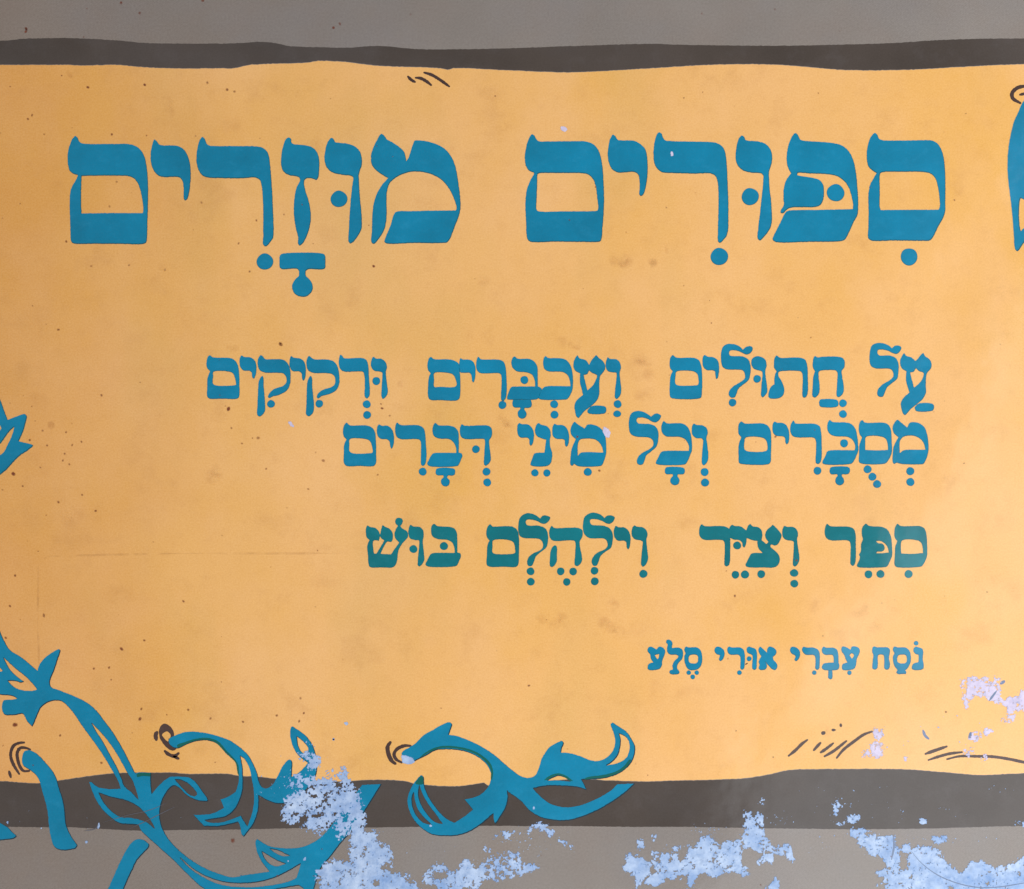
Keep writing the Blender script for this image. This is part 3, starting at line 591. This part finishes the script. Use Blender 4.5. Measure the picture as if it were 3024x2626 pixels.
vine('F6', "345,580 380,540 430,515 510,460 600,370 720,300 850,230 920,213 940,230 925,290 900,360c 1000,375 1150,430 1300,505 1430,590 1560,700 1680,800 1760,850 1850,870 1920,840 1960,770 2000,640 @F7 430,590 490,510 560,465 640,432 660,455 640,510 625,570c 720,575 850,610 960,655 1050,670 1150,640 1220,580 1260,500 1265,420 1240,320 1212,235 1235,215 1290,250 1390,315 1460,410 1500,500 1495,590 1460,680 1400,750 1300,820 1150,870 1000,885 870,890c 900,940 930,1010c 820,980 650,965 450,965 300,995c 370,1070 480,1160 580,1200 700,1217 850,1195 1000,1140 1120,1080 1240,1000 1290,945c 1500,935c 1400,1030 1280,1120 1100,1230 900,1320 720,1370 560,1370 400,1340 260,1260 150,1140 0,1030 @F6 1595,1015c 1600,1120 1570,1230 1510,1330 1450,1410 1435,1380 1430,1290c 1340,1370 1250,1440 1130,1510 1020,1545 850,1555 700,1535 590,1470 500,1380 440,1270 412,1150 430,1050 480,950 540,870 580,837 603,860 610,940 640,1040 700,1150 790,1270 870,1345 970,1400c 1080,1330 1185,1248c 1140,1190 1085,1125c 1180,1105 1270,1070 1350,1000 1390,920 1400,830 1360,730 1270,640 1150,575 1000,540 850,530 740,545 640,600 510,665 440,700 380,690 350,640",
     "@F6 490,1040c 500,1130 540,1250 610,1340 700,1425c 600,1395 520,1310 475,1200 470,1100",
     "@F6 555,960c 590,1060 650,1170 740,1290 830,1415c 740,1390 650,1300 580,1190 545,1080",
     "@F7 465,903c 520,870 600,845 680,870 745,915c 600,900",
     "@F7 1315,345c 1390,385 1430,450 1435,540 1400,630 1310,690 1160,725c 1230,680 1300,600 1325,500 1330,420",
     label="teal vine ornament like a leaping fish, right of the torn patch")
vine('F2', "290,165 350,150 420,180 480,230 560,320 630,410 670,490 700,600 740,720 765,850 775,980 800,1080 850,1180 915,1280 900,1305 800,1330 700,1325 640,1290 605,1200 580,1060 565,900 530,740 495,620 460,500 400,420 330,370 275,330 258,260",
     label="short thick teal stalk bending down at the lower left")
vine('F2', "1590,1215 1660,1200 1730,1230 1765,1275 1700,1360 1620,1450 1560,1570 1500,1700 1460,1800 1400,2000 1180,2000 1290,1760 1380,1560 1440,1430 1520,1290",
     label="teal stalk slanting off the bottom edge of the picture")
vine('F2', "-300,960 -40,990 0,1005 90,1060 150,1120 195,1165 170,1190 0,1215 -300,1260", label="teal leaf tip at the lower left corner")
vine('L', "-500,-100 -60,100 10,230 60,370 120,530c 200,500 290,465 390,437 415,460 400,570 350,730 290,860c 400,885 515,925 430,1000 300,1090 200,1190 100,1300 0,1385 -60,1430 -500,1500",
     "225,635c 190,760 110,940 50,1040 0,1080 -60,1110 -60,920 0,900 90,780 160,690", "-60,560 0,610 20,665 0,700 -60,740",
     mats=TE, label="teal forked leaf at the left edge")
vine('R', "520,180 430,290 410,320 380,390 340,480 310,600 288,740 283,880 290,1000 305,1130 325,1300 340,1500 350,1600 370,1618 430,1540 520,1440 700,1200 700,300",
     "400,1150 430,1165 480,1180 480,1380 430,1415 400,1445c 388,1380 385,1250", mats=TE, label="tall teal leaf at the right edge")

# green slivers where the teal ink runs over the orange
def over(frame, *outs):
    s = Sheet()
    s.loops([sample(parse(frame, o), 4, True, 0.2, RND) for o in outs], Z_OVER)
    return s.build("green_overprint", [M['overprint']], book)
over('F6', "505,935 540,878 580,845 598,865 603,940c 560,950")
over('F2', "1612,432c 1640,418 1778,421c 1778,462c 1700,455 1620,468c")
over('F3', "340,592 450,543 580,503 700,500 790,535 900,640 1020,765 1050,900 1068,930c 1048,780 910,620 820,520 700,478 580,482 440,520 330,565")
over('F6', "560,628 740,535 860,515 1000,525 1150,560 1270,622 1365,715 1400,800 1398,880 1412,900c 1425,800 1395,700 1290,600 1160,535 1000,500 850,490 730,515 620,575")
over('F7', "900,886 1000,878 1150,862 1300,812 1390,750 1460,660c 1440,650 1370,730 1280,790 1140,832 1000,850 920,868")
over('F7', "425,895c 480,850 590,815 680,840 770,905c 740,905 670,862 600,835 520,860 460,895")

# ------------------------------------------------------------------ brown pen strokes
def pen(frame, s, w, mat='pen', taper=0.6):
    sh = Sheet(); sh.loops([stroke_loops(frame, s, w, taper)], Z_PEN)
    return sh.build("pen_stroke", [M[mat]], book)
for fr, p, w in (
    ('F2', "290,60 230,65 165,95 130,170 130,240 165,330 230,435", 30), ('F2', "360,145 310,125 240,125 205,180 210,260 240,350 280,395 350,395", 30),
    ('F2', "107,395 130,475", 26), ('F3', "100,405 80,440 88,505", 38), ('F3', "185,630 230,670 300,692 355,655", 34), ('F3', "290,695 355,725", 28),
    ('F6', "215,445 180,500 190,590 230,670 275,705", 40), ('F6', "455,492 380,490 290,530 255,590 280,650 350,690", 32),
    ('T', "625,275 690,340 760,378", 44), ('T', "760,300 850,310 950,360 1045,435", 44), ('T', "910,207 1050,250 1200,340 1365,458", 44),
    ('S1', "312,772 400,700 470,630 540,578", 28), ('S1', "608,708 650,660 695,612", 28), ('S1', "690,732 760,685 845,618", 28), ('S1', "735,778 850,710 1000,592", 28),
    ('S1', "880,798 960,700 1100,590 1200,520 1305,480", 28), ('S2', "895,1068 1000,1030 1155,977", 30), ('S2', "930,1140 1050,1100 1180,1065 1335,1045", 27),
    ('S2', "1150,1130 1300,1095 1500,1095 1700,1100 1900,1130 2064,1165 2500,1240", 28), ('R', "470,165 430,165 370,180 325,225 330,270 400,315", 26), ('R', "470,225 430,232 390,240", 20),
    ('E1', "1540,684 1575,666", 14)):
    pen(fr, p, w)
def blob(frame, *outs):
    sh = Sheet(); sh.loops([sample(parse(frame, o), 3, True, 0.3, RND) for o in outs], Z_PEN)
    return sh.build("pen_stroke", [M['pen']], book)
blob('F3', "180,308 245,335 290,400 300,455 330,590 300,625 240,615 180,560 130,480 118,400 140,335", "155,440 185,410 215,403 250,430 255,470 230,490 225,520 190,490")
blob('S1', "696,498 715,478 748,482 750,500 735,520 705,520"); blob('S1', "820,464 845,446 874,464 845,482"); blob('S1', "913,408 930,384 948,408 930,433")
pen('S2', "870,785 895,850 940,890", 26, 'bluepen'); pen('S2', "1435,812 1415,888", 24, 'bluepen'); pen('S2', "1835,205 1785,240", 30, 'bluepen')

# ------------------------------------------------------------------ worn patches: ink rubbed away down to bare paper
def value_noise(nx, ny, cell, rng):
    gx, gy = int(nx / cell) + 3, int(ny / cell) + 3
    gdat = rng.random((gy, gx))
    xs = np.arange(nx) / cell; ys = np.arange(ny) / cell
    x0 = xs.astype(int); y0 = ys.astype(int)
    fx = xs - x0; fy = ys - y0
    fx = fx * fx * (3 - 2 * fx); fy = (fy * fy * (3 - 2 * fy))[:, None]
    a = gdat[y0][:, x0]; b = gdat[y0][:, x0 + 1]; c = gdat[y0 + 1][:, x0]; d = gdat[y0 + 1][:, x0 + 1]
    return (a * (1 - fx) + b * fx) * (1 - fy) + (c * (1 - fx) + d * fx) * fy

def poly_mask(pts, X, Y):
    inside = np.zeros(X.shape, bool)
    n = len(pts)
    for i in range(n):
        x1, y1 = pts[i]; x2, y2 = pts[(i + 1) % n]
        if y1 == y2: continue
        c = ((y1 > Y) != (y2 > Y)) & (X < (x2 - x1) * (Y - y1) / (y2 - y1) + x1)
        inside ^= c
    return inside

def blur(a, r):
    for _ in range(2):
        for ax in (0, 1):
            p = np.concatenate([np.zeros_like(np.take(a, range(r + 1), ax)), a, np.zeros_like(np.take(a, range(r), ax))], ax)
            cs = np.cumsum(p, ax)
            n = a.shape[ax]
            hi = np.take(cs, range(2 * r + 1, 2 * r + 1 + n), ax); lo = np.take(cs, range(0, n), ax)
            a = (hi - lo) / (2 * r + 1)
    return a

def worn(box, pos, neg, mat, amp=0.55, seed=1, h=2.2, soft=2, z=Z_WEAR, name="worn_patch", label=None, mid=0.42, aniso=1.0):
    x0, y0, x1, y1 = box
    xs = np.arange(x0, x1, h); ys = np.arange(y0, y1, h)
    X, Y = np.meshgrid(xs, ys)
    rng = np.random.default_rng(seed)
    ny, nx = X.shape
    nz = np.zeros(X.shape)
    for cell, w in ((1.3, .42), (3, .44), (7, .36), (18, .22)):
        nz += (value_noise(nx, ny, cell, rng) - 0.5) * w
    if aniso != 1.0:
        nz = nz * 0.6 + 0.4 * (np.repeat(value_noise(nx // 4 + 2, ny, 3.0, rng), 4, 1)[:, :nx] - 0.5)
    nz /= nz.std()
    F = np.zeros(X.shape)
    for wgt, fr, s in pos:
        p = [(a, b) for a, b, _ in parse(fr, s)]
        F = np.maximum(F, blur(poly_mask(p, X, Y).astype(float), soft) * wgt)
    for wgt, fr, s in neg:
        p = [(a, b) for a, b, _ in parse(fr, s)]
        F = F - blur(poly_mask(p, X, Y).astype(float), 2) * wgt
    F = np.where(F > 0.03, F - mid + nz * amp * 0.5, -1.0)
    v, f, idx, wear, LOW = [], [], {}, [], -0.14
    F0 = F; F = F + 0.0
    def vert(key, x, y):
        if key not in idx:
            idx[key] = len(v); v.append((wx(x), wy(y), z))
            wear.append(float(F[key[2], key[1]]) if key[0] == 'g' else LOW)
        return idx[key]
    S = F > LOW
    for j in range(ny - 1):
        row = S[j, :-1].astype(int) + S[j, 1:] + S[j + 1, :-1] + S[j + 1, 1:]
        for i in np.nonzero(row)[0]:
            cs = ((i, j), (i + 1, j), (i + 1, j + 1), (i, j + 1))
            poly = []
            for k in range(4):
                a, b = cs[k], cs[(k + 1) % 4]
                fa, fb = F[a[1], a[0]], F[b[1], b[0]]
                if fa > LOW: poly.append(vert(('g',) + tuple(a), xs[a[0]], ys[a[1]]))
                if (fa > LOW) != (fb > LOW):
                    t = min(max((fa - LOW) / (fa - fb), 0.08), 0.92)
                    e = (min(a, b), max(a, b))
                    poly.append(vert(e, xs[a[0]] + (xs[b[0]] - xs[a[0]]) * t, ys[a[1]] + (ys[b[1]] - ys[a[1]]) * t))
            if len(poly) > 2: f.append(tuple(poly[::-1]))
    if not f: return None
    me = bpy.data.meshes.new(name)
    me.from_pydata(v, [], f)
    me.attributes.new("wear", 'FLOAT', 'POINT').data.foreach_set("value", wear)
    me.materials.append(M[mat])
    o = bpy.data.objects.new(name, me)
    COL.objects.link(o); o.parent = book
    if label: o['label'] = label
    return o

big = [(0.82, 'F5', "690,790 780,770 850,700 950,600 1010,540 1090,500 1240,490 1270,440 1215,390 1400,370 1490,385 1470,450 1505,540 1600,660 1610,750 1660,850 1650,900 1700,1000 1650,1060 1600,1080 1540,1060 1500,900 1400,880 1370,960 1260,1050 1200,1130 1090,1140 960,1070 900,1010 700,980 720,880"),
       (1.0, 'F5', "1560,1060 1650,1040 1680,1130 1740,1220 1800,1270 1940,1290 1970,1400 1960,1500 1860,1520 1900,1580 2020,1560 2064,1640 2200,1600 2200,1900 1200,1900 1120,1700 1110,1580 1180,1510 1280,1450 1400,1490 1510,1440 1500,1300 1510,1170"),
       (0.62, 'F5', "1300,1080 1400,900 1540,880 1560,1060 1500,1130 1420,1200 1340,1180"),
       (0.60, 'F5', "780,460 860,440 1000,480 1030,430 1100,440 1090,560 1000,560 880,680 760,780 700,790 770,640"),
       (0.78, 'F5', "870,190 960,200 1070,190 1120,230 1110,320 1080,300 1060,400 1010,360 1040,270 950,260"),
       (0.62, 'F5', "980,70 1060,60 1080,130 1020,140"),
       (1.0, 'G', "-40,150 30,160 20,230 90,240 100,310 60,350 130,390 100,420 180,420 270,480 330,540 -100,540")]
bneg = [(0.9, 'F5', "930,900 990,920 970,1000 910,1030"), (0.9, 'F5', "1040,940 1160,860 1180,890 1080,960"), (0.9, 'F5', "1190,1050 1270,980 1290,1010 1220,1060"),
        (0.7, 'F5', "960,640 1000,580 1120,540 1140,570 1060,640"), (0.9, 'F5', "1050,680 1120,690 1120,715 1070,715"), (0.8, 'F5', "1240,760 1290,735 1290,755 1250,775"),
        (0.7, 'F5', "1270,920 1330,830 1370,880 1310,960"), (0.8, 'F5', "1780,1720 1850,1680 1850,1730 1800,1760"), (0.8, 'F5', "1380,1710 1410,1720 1400,1770 1340,1760"),
        (0.8, 'F5', "1860,1520 1950,1530 1940,1580 1870,1575"), (0.8, 'G', "0,440 40,440 30,470 0,480")]
worn((820, 2180, 1250, 2680), big, bneg, 'paper', 0.72, 3, 2.0, soft=3, label="large torn pale blue patch across the vine and lower border")
mid_ = [(1.0, 'G', "300,430 380,330 420,340 460,390 520,380 530,330 580,325 600,380 640,350 700,370 735,440 700,430 640,440 620,490 560,480 520,510 400,510 370,460 310,455"),
        (1.0, 'G', "870,345 920,352 990,350 995,372 930,383 880,368"), (0.85, 'G', "800,312 840,308 870,352 810,358"), (0.8, 'G', "690,305 755,315 745,342 690,335"),
        (0.85, 'G', "765,150 805,143 835,200 790,188"), (0.8, 'G', "820,150 860,140 865,165 830,170"), (0.85, 'G', "900,145 980,105 1020,105 1075,165 1050,178 1010,135 900,165"),
        (0.95, 'G', "980,105 1020,103 1060,150 1040,160 1000,125"), (0.9, 'G', "1100,200 1130,215 1180,220 1195,245 1150,245 1110,215"), (0.8, 'G', "650,248 690,256 690,282 670,270"), (0.9, 'G', "712,192 728,165 742,170 730,195"),
        (0.8, 'G', "640,350 700,310 760,350 720,370"), (0.55, 'G', "690,280 860,280 900,400 740,440"), (0.85, 'G', "975,282 1010,285 990,298")]
worn((1230, 2425, 1720, 2680), mid_, [(1.0, 'G', "345,405 400,380 450,398 440,430 380,432"), (.9, 'G', "660,405 690,400 690,420 665,422")], 'paper', 0.74, 5, 2.0, soft=2, label="scattered pale worn flecks on the lower border beneath the leaping vine")
right_ = [(1.0, 'G', "1490,290 1560,290 1640,340 1640,400 1590,440 1550,490 1560,430 1490,370"), (1.0, 'G', "1558,208 1592,208 1608,255 1568,255"),
          (0.9, 'G', "1650,275 1750,290 1755,400 1700,460 1620,470 1600,430 1680,400 1660,340"), (0.8, 'G', "1785,230 1812,232 1800,310 1850,440 1790,440 1770,320"), (0.9, 'G', "1845,230 1885,232 1880,248 1850,246"),
          (1.0, 'H', "155,535 220,540 260,610 330,560 400,570 395,540 410,495 520,495 515,530 580,600 660,590 700,620 700,690 640,660 590,650 580,700 480,710 520,650 440,600 400,640 400,720 460,760 400,770 330,740 250,780 150,740 100,840 60,840 80,770 40,780 0,800 -100,760 -80,700 0,700 70,660 80,620 140,600"),
          (0.72, 'H', "415,390 445,395 470,460 490,400 525,395 515,500 410,500"), (0.75, 'H', "500,320 525,325 515,360 500,350"),
          (0.8, 'H', "-130,540 -100,540 -95,560 -125,565"), (0.9, 'H', "545,850 580,785 620,820 600,880 540,880"), (0.8, 'H', "870,660 925,642 925,690 885,692"), (0.7, 'H', "805,575 870,620 845,640"),
          (0.8, 'H', "560,780 600,775 610,800 570,800"), (0.7, 'H', "725,760 750,765 740,780")]
rneg = [(1.0, 'H', "85,690 105,680 110,700 90,705"), (1.0, 'H', "180,690 215,660 235,670 215,695"), (1.0, 'H', "400,640 440,610 480,640 470,700 400,700")]
worn((1830, 2350, 2360, 2680), right_, rneg, 'paper', 0.76, 8, 2.0, soft=2, label="torn pale blue patches on the lower border, right of centre")
far_ = [(0.85, 'H', "935,355 965,325 985,330 985,375 950,412 935,400"), (0.8, 'H', "1010,430 1050,403 1098,432 1040,465"), (0.85, 'H', "960,460 985,440 998,455 975,478"),
        (1.0, 'H', "1050,478 1080,500 1100,470 1130,510 1200,540 1290,530 1310,600 1335,680 1320,750 1380,740 1390,680 1350,620 1340,590 1380,585 1400,620 1430,590 1500,600 1580,640 1600,700 1680,750 1740,700 1820,690 1900,720 2010,700 2064,650 2300,640 2300,1000 1280,1000 1240,810 1180,750 1250,720 1240,660 1160,640 1090,590 1050,540"),
        (0.95, 'H', "1510,540 1560,545 1600,535 1610,555 1560,592 1520,575"), (1.0, 'H', "2010,462 2064,448 2300,440 2300,485 2064,485"), (1.1, 'H', "1450,448 1482,448 1484,470 1452,470"),
        (0.8, 'H', "1420,545 1445,545 1440,560 1420,562"), (0.8, 'H', "1190,810 1215,805 1220,830 1200,832"), (0.75, 'H', "1020,350 1045,355 1035,370")]
worn((2440, 2340, 3140, 2700), far_, [(0.9, 'H', "1690,690 1740,700 1700,755 1670,750")], 'paper', 0.68, 13, 2.0, soft=2, label="broad torn pale blue patch in the lower right corner")
lil = [(1.0, 'S2', "1370,180 1450,210 1560,190 1680,240 1740,320 1780,390 1850,440 1900,400 2000,380 2020,320 2200,380 2200,520 1950,560 1900,620 1870,520 1800,460 1650,430 1560,390 1460,370 1400,440 1370,400"),
       (0.55, 'S2', "1330,150 1800,160 1780,330 1450,420 1380,540 1320,400"), (1.0, 'S2', "240,1000 300,900 380,930 440,970 410,1000 400,1070 340,1100 260,1090"),
       (0.66, 'S2', "280,780 410,750 410,810 370,860 380,940 300,930 300,860"), (0.66, 'S2', "160,1040 240,1000 260,1090 170,1110"), (0.85, 'S2', "615,955 700,935 700,955 640,985"),
       (0.62, 'S2', "1430,830 1550,820 1600,850 1500,905 1420,905"), (0.95, 'S2', "1560,830 1640,765 1695,790 1600,850"), (0.85, 'S2', "1360,1010 1390,1060 1480,1080 1420,1110 1370,1095"),
       (0.75, 'S2', "1570,1085 1635,1095 1610,1155 1580,1145"), (0.6, 'S2', "1870,600 1960,600 1950,720 1800,670"), (0.7, 'S2', "655,1105 700,1105 690,1130 660,1130"), (0.6, 'S2', "1430,1000 1490,1000 1460,1030")]
worn((2530, 1990, 3080, 2270), lil, [], 'lilac', 0.62, 21, 2.0, soft=2, label="pale lilac worn patches on the orange panel at the lower right")
chips = [('F5', (975, 2176, 1000, 2196), "1290,10 1310,8 1312,30 1285,35"), ('F3', (1010, 2130, 1040, 2145), "2300,300 2340,290 2360,310 2330,325"), ('B3', (1775, 1250, 1815, 1300), "1455,1035 1500,1072 1535,1108 1520,1165 1480,1168 1438,1100"),
         ('A4', (1650, 365, 1680, 395), "545,-28 610,-15 622,10 600,38 560,28 545,10"), ('F6', (1180, 2225, 1235, 2262), "345,602 400,612 480,640 502,680 450,708 355,692"),
         ('B1', (845, 1240, 872, 1268), "1085,980 1110,975 1145,1015 1155,1050 1110,1035"), ('A5', (1975, 445, 1995, 468), "318,315 345,310 357,368 328,370"),
         ('F6', (1268, 2430, 1285, 2445), "655,1430 690,1425 715,1445 680,1450"), ('F5', (890, 2520, 912, 2548), "940,1440 965,1405 978,1445 955,1458"),
         ('F5', (835, 2530, 860, 2550), "745,1455 772,1450 770,1468 750,1470"), ('F2', (14, 2418, 30, 2440), "75,985 100,985 105,1015 85,1020"),
         ('F5', (975, 2178, 995, 2192), "1280,28 1300,14 1322,28 1300,42"), ('F2', (282, 2424, 300, 2460), "1165,1005 1182,1015 1165,1080 1150,1070"), ('F2', (225, 2482, 262, 2500), "1005,1225 1040,1215 1025,1255 1012,1250"),
         ('F7', (1565, 2375, 1585, 2395), "290,1235 300,1210 318,1208 305,1245")]
for k, (fr, bx, pl) in enumerate(chips):
    worn((bx[0] - 6, bx[1] - 6, bx[2] + 6, bx[3] + 6), [(1.1, fr, pl)], [], 'lilac' if fr[0] in 'AB' else 'paper', 0.35, 40 + k, 1.3, soft=1, name="paper_chip")

# tiny pale nicks over the dark band and the grey border: one uncountable scatter
def nicks():
    r = random.Random(5)
    v, f = [], []
    def one(x, y, rad):
        n = r.randint(4, 7); a0 = r.random() * 6; st = 1 + r.random() * 1.5; rot = r.random() * 3.14
        b = len(v)
        for i in range(n):
            a = a0 - 2 * math.pi * i / n
            q = rad * (0.5 + 0.7 * r.random())
            dx, dy = q * math.cos(a) * st, q * math.sin(a)
            v.append((wx(x + dx * math.cos(rot) - dy * math.sin(rot)), wy(y + dx * math.sin(rot) + dy * math.cos(rot)), Z_TOP))
        f.append(tuple(range(b, b + n)))
    for cx, cy, sx, sy, n in ((2090, 2452, 50, 14, 30), (2290, 2415, 60, 22, 22), (2480, 2380, 130, 50, 22), (2700, 2400, 200, 40, 16), (2950, 2330, 60, 20, 6), (1500, 2490, 180, 40, 46), (1420, 2560, 120, 30, 30),
                              (2050, 2520, 160, 40, 40), (2560, 2490, 150, 40, 34), (900, 2320, 90, 40, 30), (1080, 2500, 60, 60, 26), (820, 2310, 60, 60, 18), (2800, 2480, 150, 20, 20), (200, 2400, 180, 40, 8), (2850, 2150, 160, 60, 14), (930, 2260, 30, 50, 14)):
        for _ in range(n): one(r.gauss(cx, sx * 0.6), r.gauss(cy, sy * 0.6), 0.6 + 1.5 * r.random() ** 3)
    me = bpy.data.meshes.new("paper_nicks")
    me.from_pydata(v, [], f); me.attributes.new("wear", 'FLOAT', 'POINT').data.foreach_set("value", [0.3] * len(v)); me.materials.append(M['paper'])
    o = bpy.data.objects.new("paper_nicks", me); COL.objects.link(o); o.parent = book; o['kind'] = "stuff"
nicks()

# blue crayon arc left on the bare paper in the corner, and a blue tick above it
def late(frame, s, w, mat):
    sh = Sheet(); sh.loops([stroke_loops(frame, s, w, 0.3)], Z_TOP)
    return sh.build("pen_stroke", [M[mat]], book)
late('H', "1400,630 1450,690 1540,760 1650,810 1780,840 1900,840 2064,815 2200,790", 5, 'bluepen')
late('H', "1290,535 1295,600 1280,680", 9, 'bluepen')
late('S2', "1740,320 1650,440", 20, 'bluepen')

# faint scratches across the dark band at the left
for p, w in (("@F2 1220,1000 1500,920 1760,860 1980,770", 5), ("@F2 1520,1080 1700,1000 1900,900 2064,820", 6), ("@F2 1000,1100 1120,1080 1170,1030", 8)):
    sh = Sheet(); sh.loops([stroke_loops('F2', p, w, 0.2)], Z_TOP)
    sh.build("scratch", [M['scratch']], book)

# pressed crease lines, dent shade painted as faint brown strokes (a rectangle once leaned on the cover)
for a, b in (((113, 1665), (111, 1850)), ((111, 1850), (115, 1975)), ((140, 1643), (560, 1634)), ((560, 1634), (1010, 1634)), ((113, 1665), (140, 1643))):
    sh = Sheet(); sh.loops([stroke_loops('src', "%f,%f %f,%f %f,%f" % (a[0], a[1], (a[0] + b[0]) / 2 + RND.uniform(-1.5, 1.5), (a[1] + b[1]) / 2 + RND.uniform(-1.5, 1.5), b[0], b[1]), 5.0, 0.2)], Z_SMUDGE)
    o = sh.build("crease", [M['crease']], book)
    o.data.attributes.new("fade", 'FLOAT', 'POINT').data.foreach_set("value", [0.16] * len(o.data.vertices))

# ------------------------------------------------------------------ foxing: brown age spots and soft smudges
def disks(name, spots, mat, z, amt=1.0):
    v, f, fade = [], [], []
    r = random.Random(9)
    for x, y, rad, al in spots:
        b = len(v); n = 12
        v.append((wx(x), wy(y), z)); fade.append(al * amt)
        ph = r.random() * 6; e = 0.25 * r.random()
        for ring, q in ((0.5, 0.75), (1.0, 0.0)):
            for i in range(n):
                a = -2 * math.pi * i / n
                rr = rad * ring * (1 + e * math.cos(2 * a + ph) + 0.12 * r.uniform(-1, 1))
                v.append((wx(x + rr * math.cos(a)), wy(y + rr * math.sin(a)), z)); fade.append(al * q * amt)
        for i in range(n):
            j = (i + 1) % n
            f.append((b, b + 1 + i, b + 1 + j))
            f.append((b + 1 + i, b + 1 + n + i, b + 1 + n + j, b + 1 + j))
    me = bpy.data.meshes.new(name)
    me.from_pydata(v, [], f)
    at = me.attributes.new("fade", 'FLOAT', 'POINT')
    at.data.foreach_set("value", fade)
    me.materials.append(M[mat])
    o = bpy.data.objects.new(name, me); COL.objects.link(o); o.parent = book; o['kind'] = "stuff"
spots = []
def sp(frame, s, rad, al):
    for x, y, _ in parse(frame, s): spots.append((x, y, rad, al))
sp('A1', "603,70 65,1335", 4.5, 0.9); sp('A1', "660,630 575,920 1660,875 805,1615 360,1625 1230,1670", 4.5, 0.45)
sp('A2', "580,1358 710,1690 790,1085 1115,1015", 4, 0.7); sp('A3', "735,1627", 5, 1.2)
sp('B1', "998,68 380,832", 7, 1.3); sp('B1', "730,1175 1500,1442", 6, .6); sp('B1', "540,1240 825,1540 1322,1778 415,1058", 4, .6)
sp('B2', "515,825", 4.5, 1.1); sp('B2', "605,912 462,1610", 4, .5)
sp('L', "210,1370", 7, 1.5); sp('L', "665,695 1030,722 735,928 1270,870 1125,922 1008,1055 980,1162 1080,1222 630,1268 355,1560 1280,1695", 4, .7)
sp('F1', "180,1282", 8, 1.3); sp('F1', "1655,1213 1437,388", 6, 1.1); sp('F1', "1110,618 1290,607 1705,285 1670,1095 712,1408 1200,1732 70,255 520,0", 4.5, .8)
sp('F3', "465,145 728,247 1112,287 1775,280 1830,185 1510,213 1790,8", 4.5, .8)
sp('T1', "715,18 1198,5 1970,165 520,517 855,502 1342,530", 5, 1.1); sp('T1', "155,170 153,188", 5, 1.2); sp('T1', "825,78 2008,142 1385,542 1225,490", 5, .7)
sp('F3', "990,1688", 8, .9); sp('S2', "1140,570", 4, .9)
sp('src', "78,88 83,352 95,341 173,974 300,1168 828,1015 542,1776 173,1483 283,1509 2352,1655 1562,2025 2290,1290 1705,1290 1770,1390 2170,1760 45,1700 30,1790 130,1816 88,1300", 4.5, .85)
rr_ = random.Random(77)
for _ in range(115):
    x = rr_.random() ** 1.6 * 3000; y = rr_.uniform(210, 2290)
    spots.append((x, y, rr_.uniform(1.6, 3.6), rr_.uniform(.25, .8)))
for _ in range(16):
    spots.append((rr_.random() * 3000, rr_.choice((rr_.uniform(5, 110), rr_.uniform(2460, 2620))), rr_.uniform(2, 4), rr_.uniform(.3, .8)))
disks("foxing_spots", spots, 'fox', Z_TOP + 0.003 * MM, 0.8)
spots = []
sp('L', "800,610", 14, 1.0); sp('B3', "1070,85 1135,105", 14, 1.0); sp('B3', "290,985 310,1020", 14, .8); sp('B2', "735,535", 14, .5); sp('B1', "390,120 465,115 250,1610", 14, .5)
sp('B1', "190,1640 240,1590", 26, .5); sp('A4', "1180,1545 1280,1590 1330,1550", 22, .55); sp('A4', "1640,1590 1740,1400", 16, .5); sp('A5', "110,1610 240,1490", 16, .5)
sp('B4', "150,250 210,270 260,430 190,680", 24, .45); sp('D2', "500,1380 640,1450 720,1380 1210,1430 1300,1500 1390,1540 1320,1220", 24, .45); sp('D4', "550,1240 1000,1310 1120,1310 1300,1440", 24, .4)
sp('T1', "415,440", 14, .6); sp('src', "495,300 500,330 1430,830 1480,1240 1500,1255 1660,1010 1900,1650 2780,470 2830,560", 22, .35)
for _ in range(90):
    spots.append((rr_.random() * 3000, rr_.uniform(230, 2270), rr_.uniform(14, 60), rr_.uniform(.08, .22)))
disks("brown_smudges", spots, 'smudge', Z_SMUDGE + 0.002 * MM, 0.42)
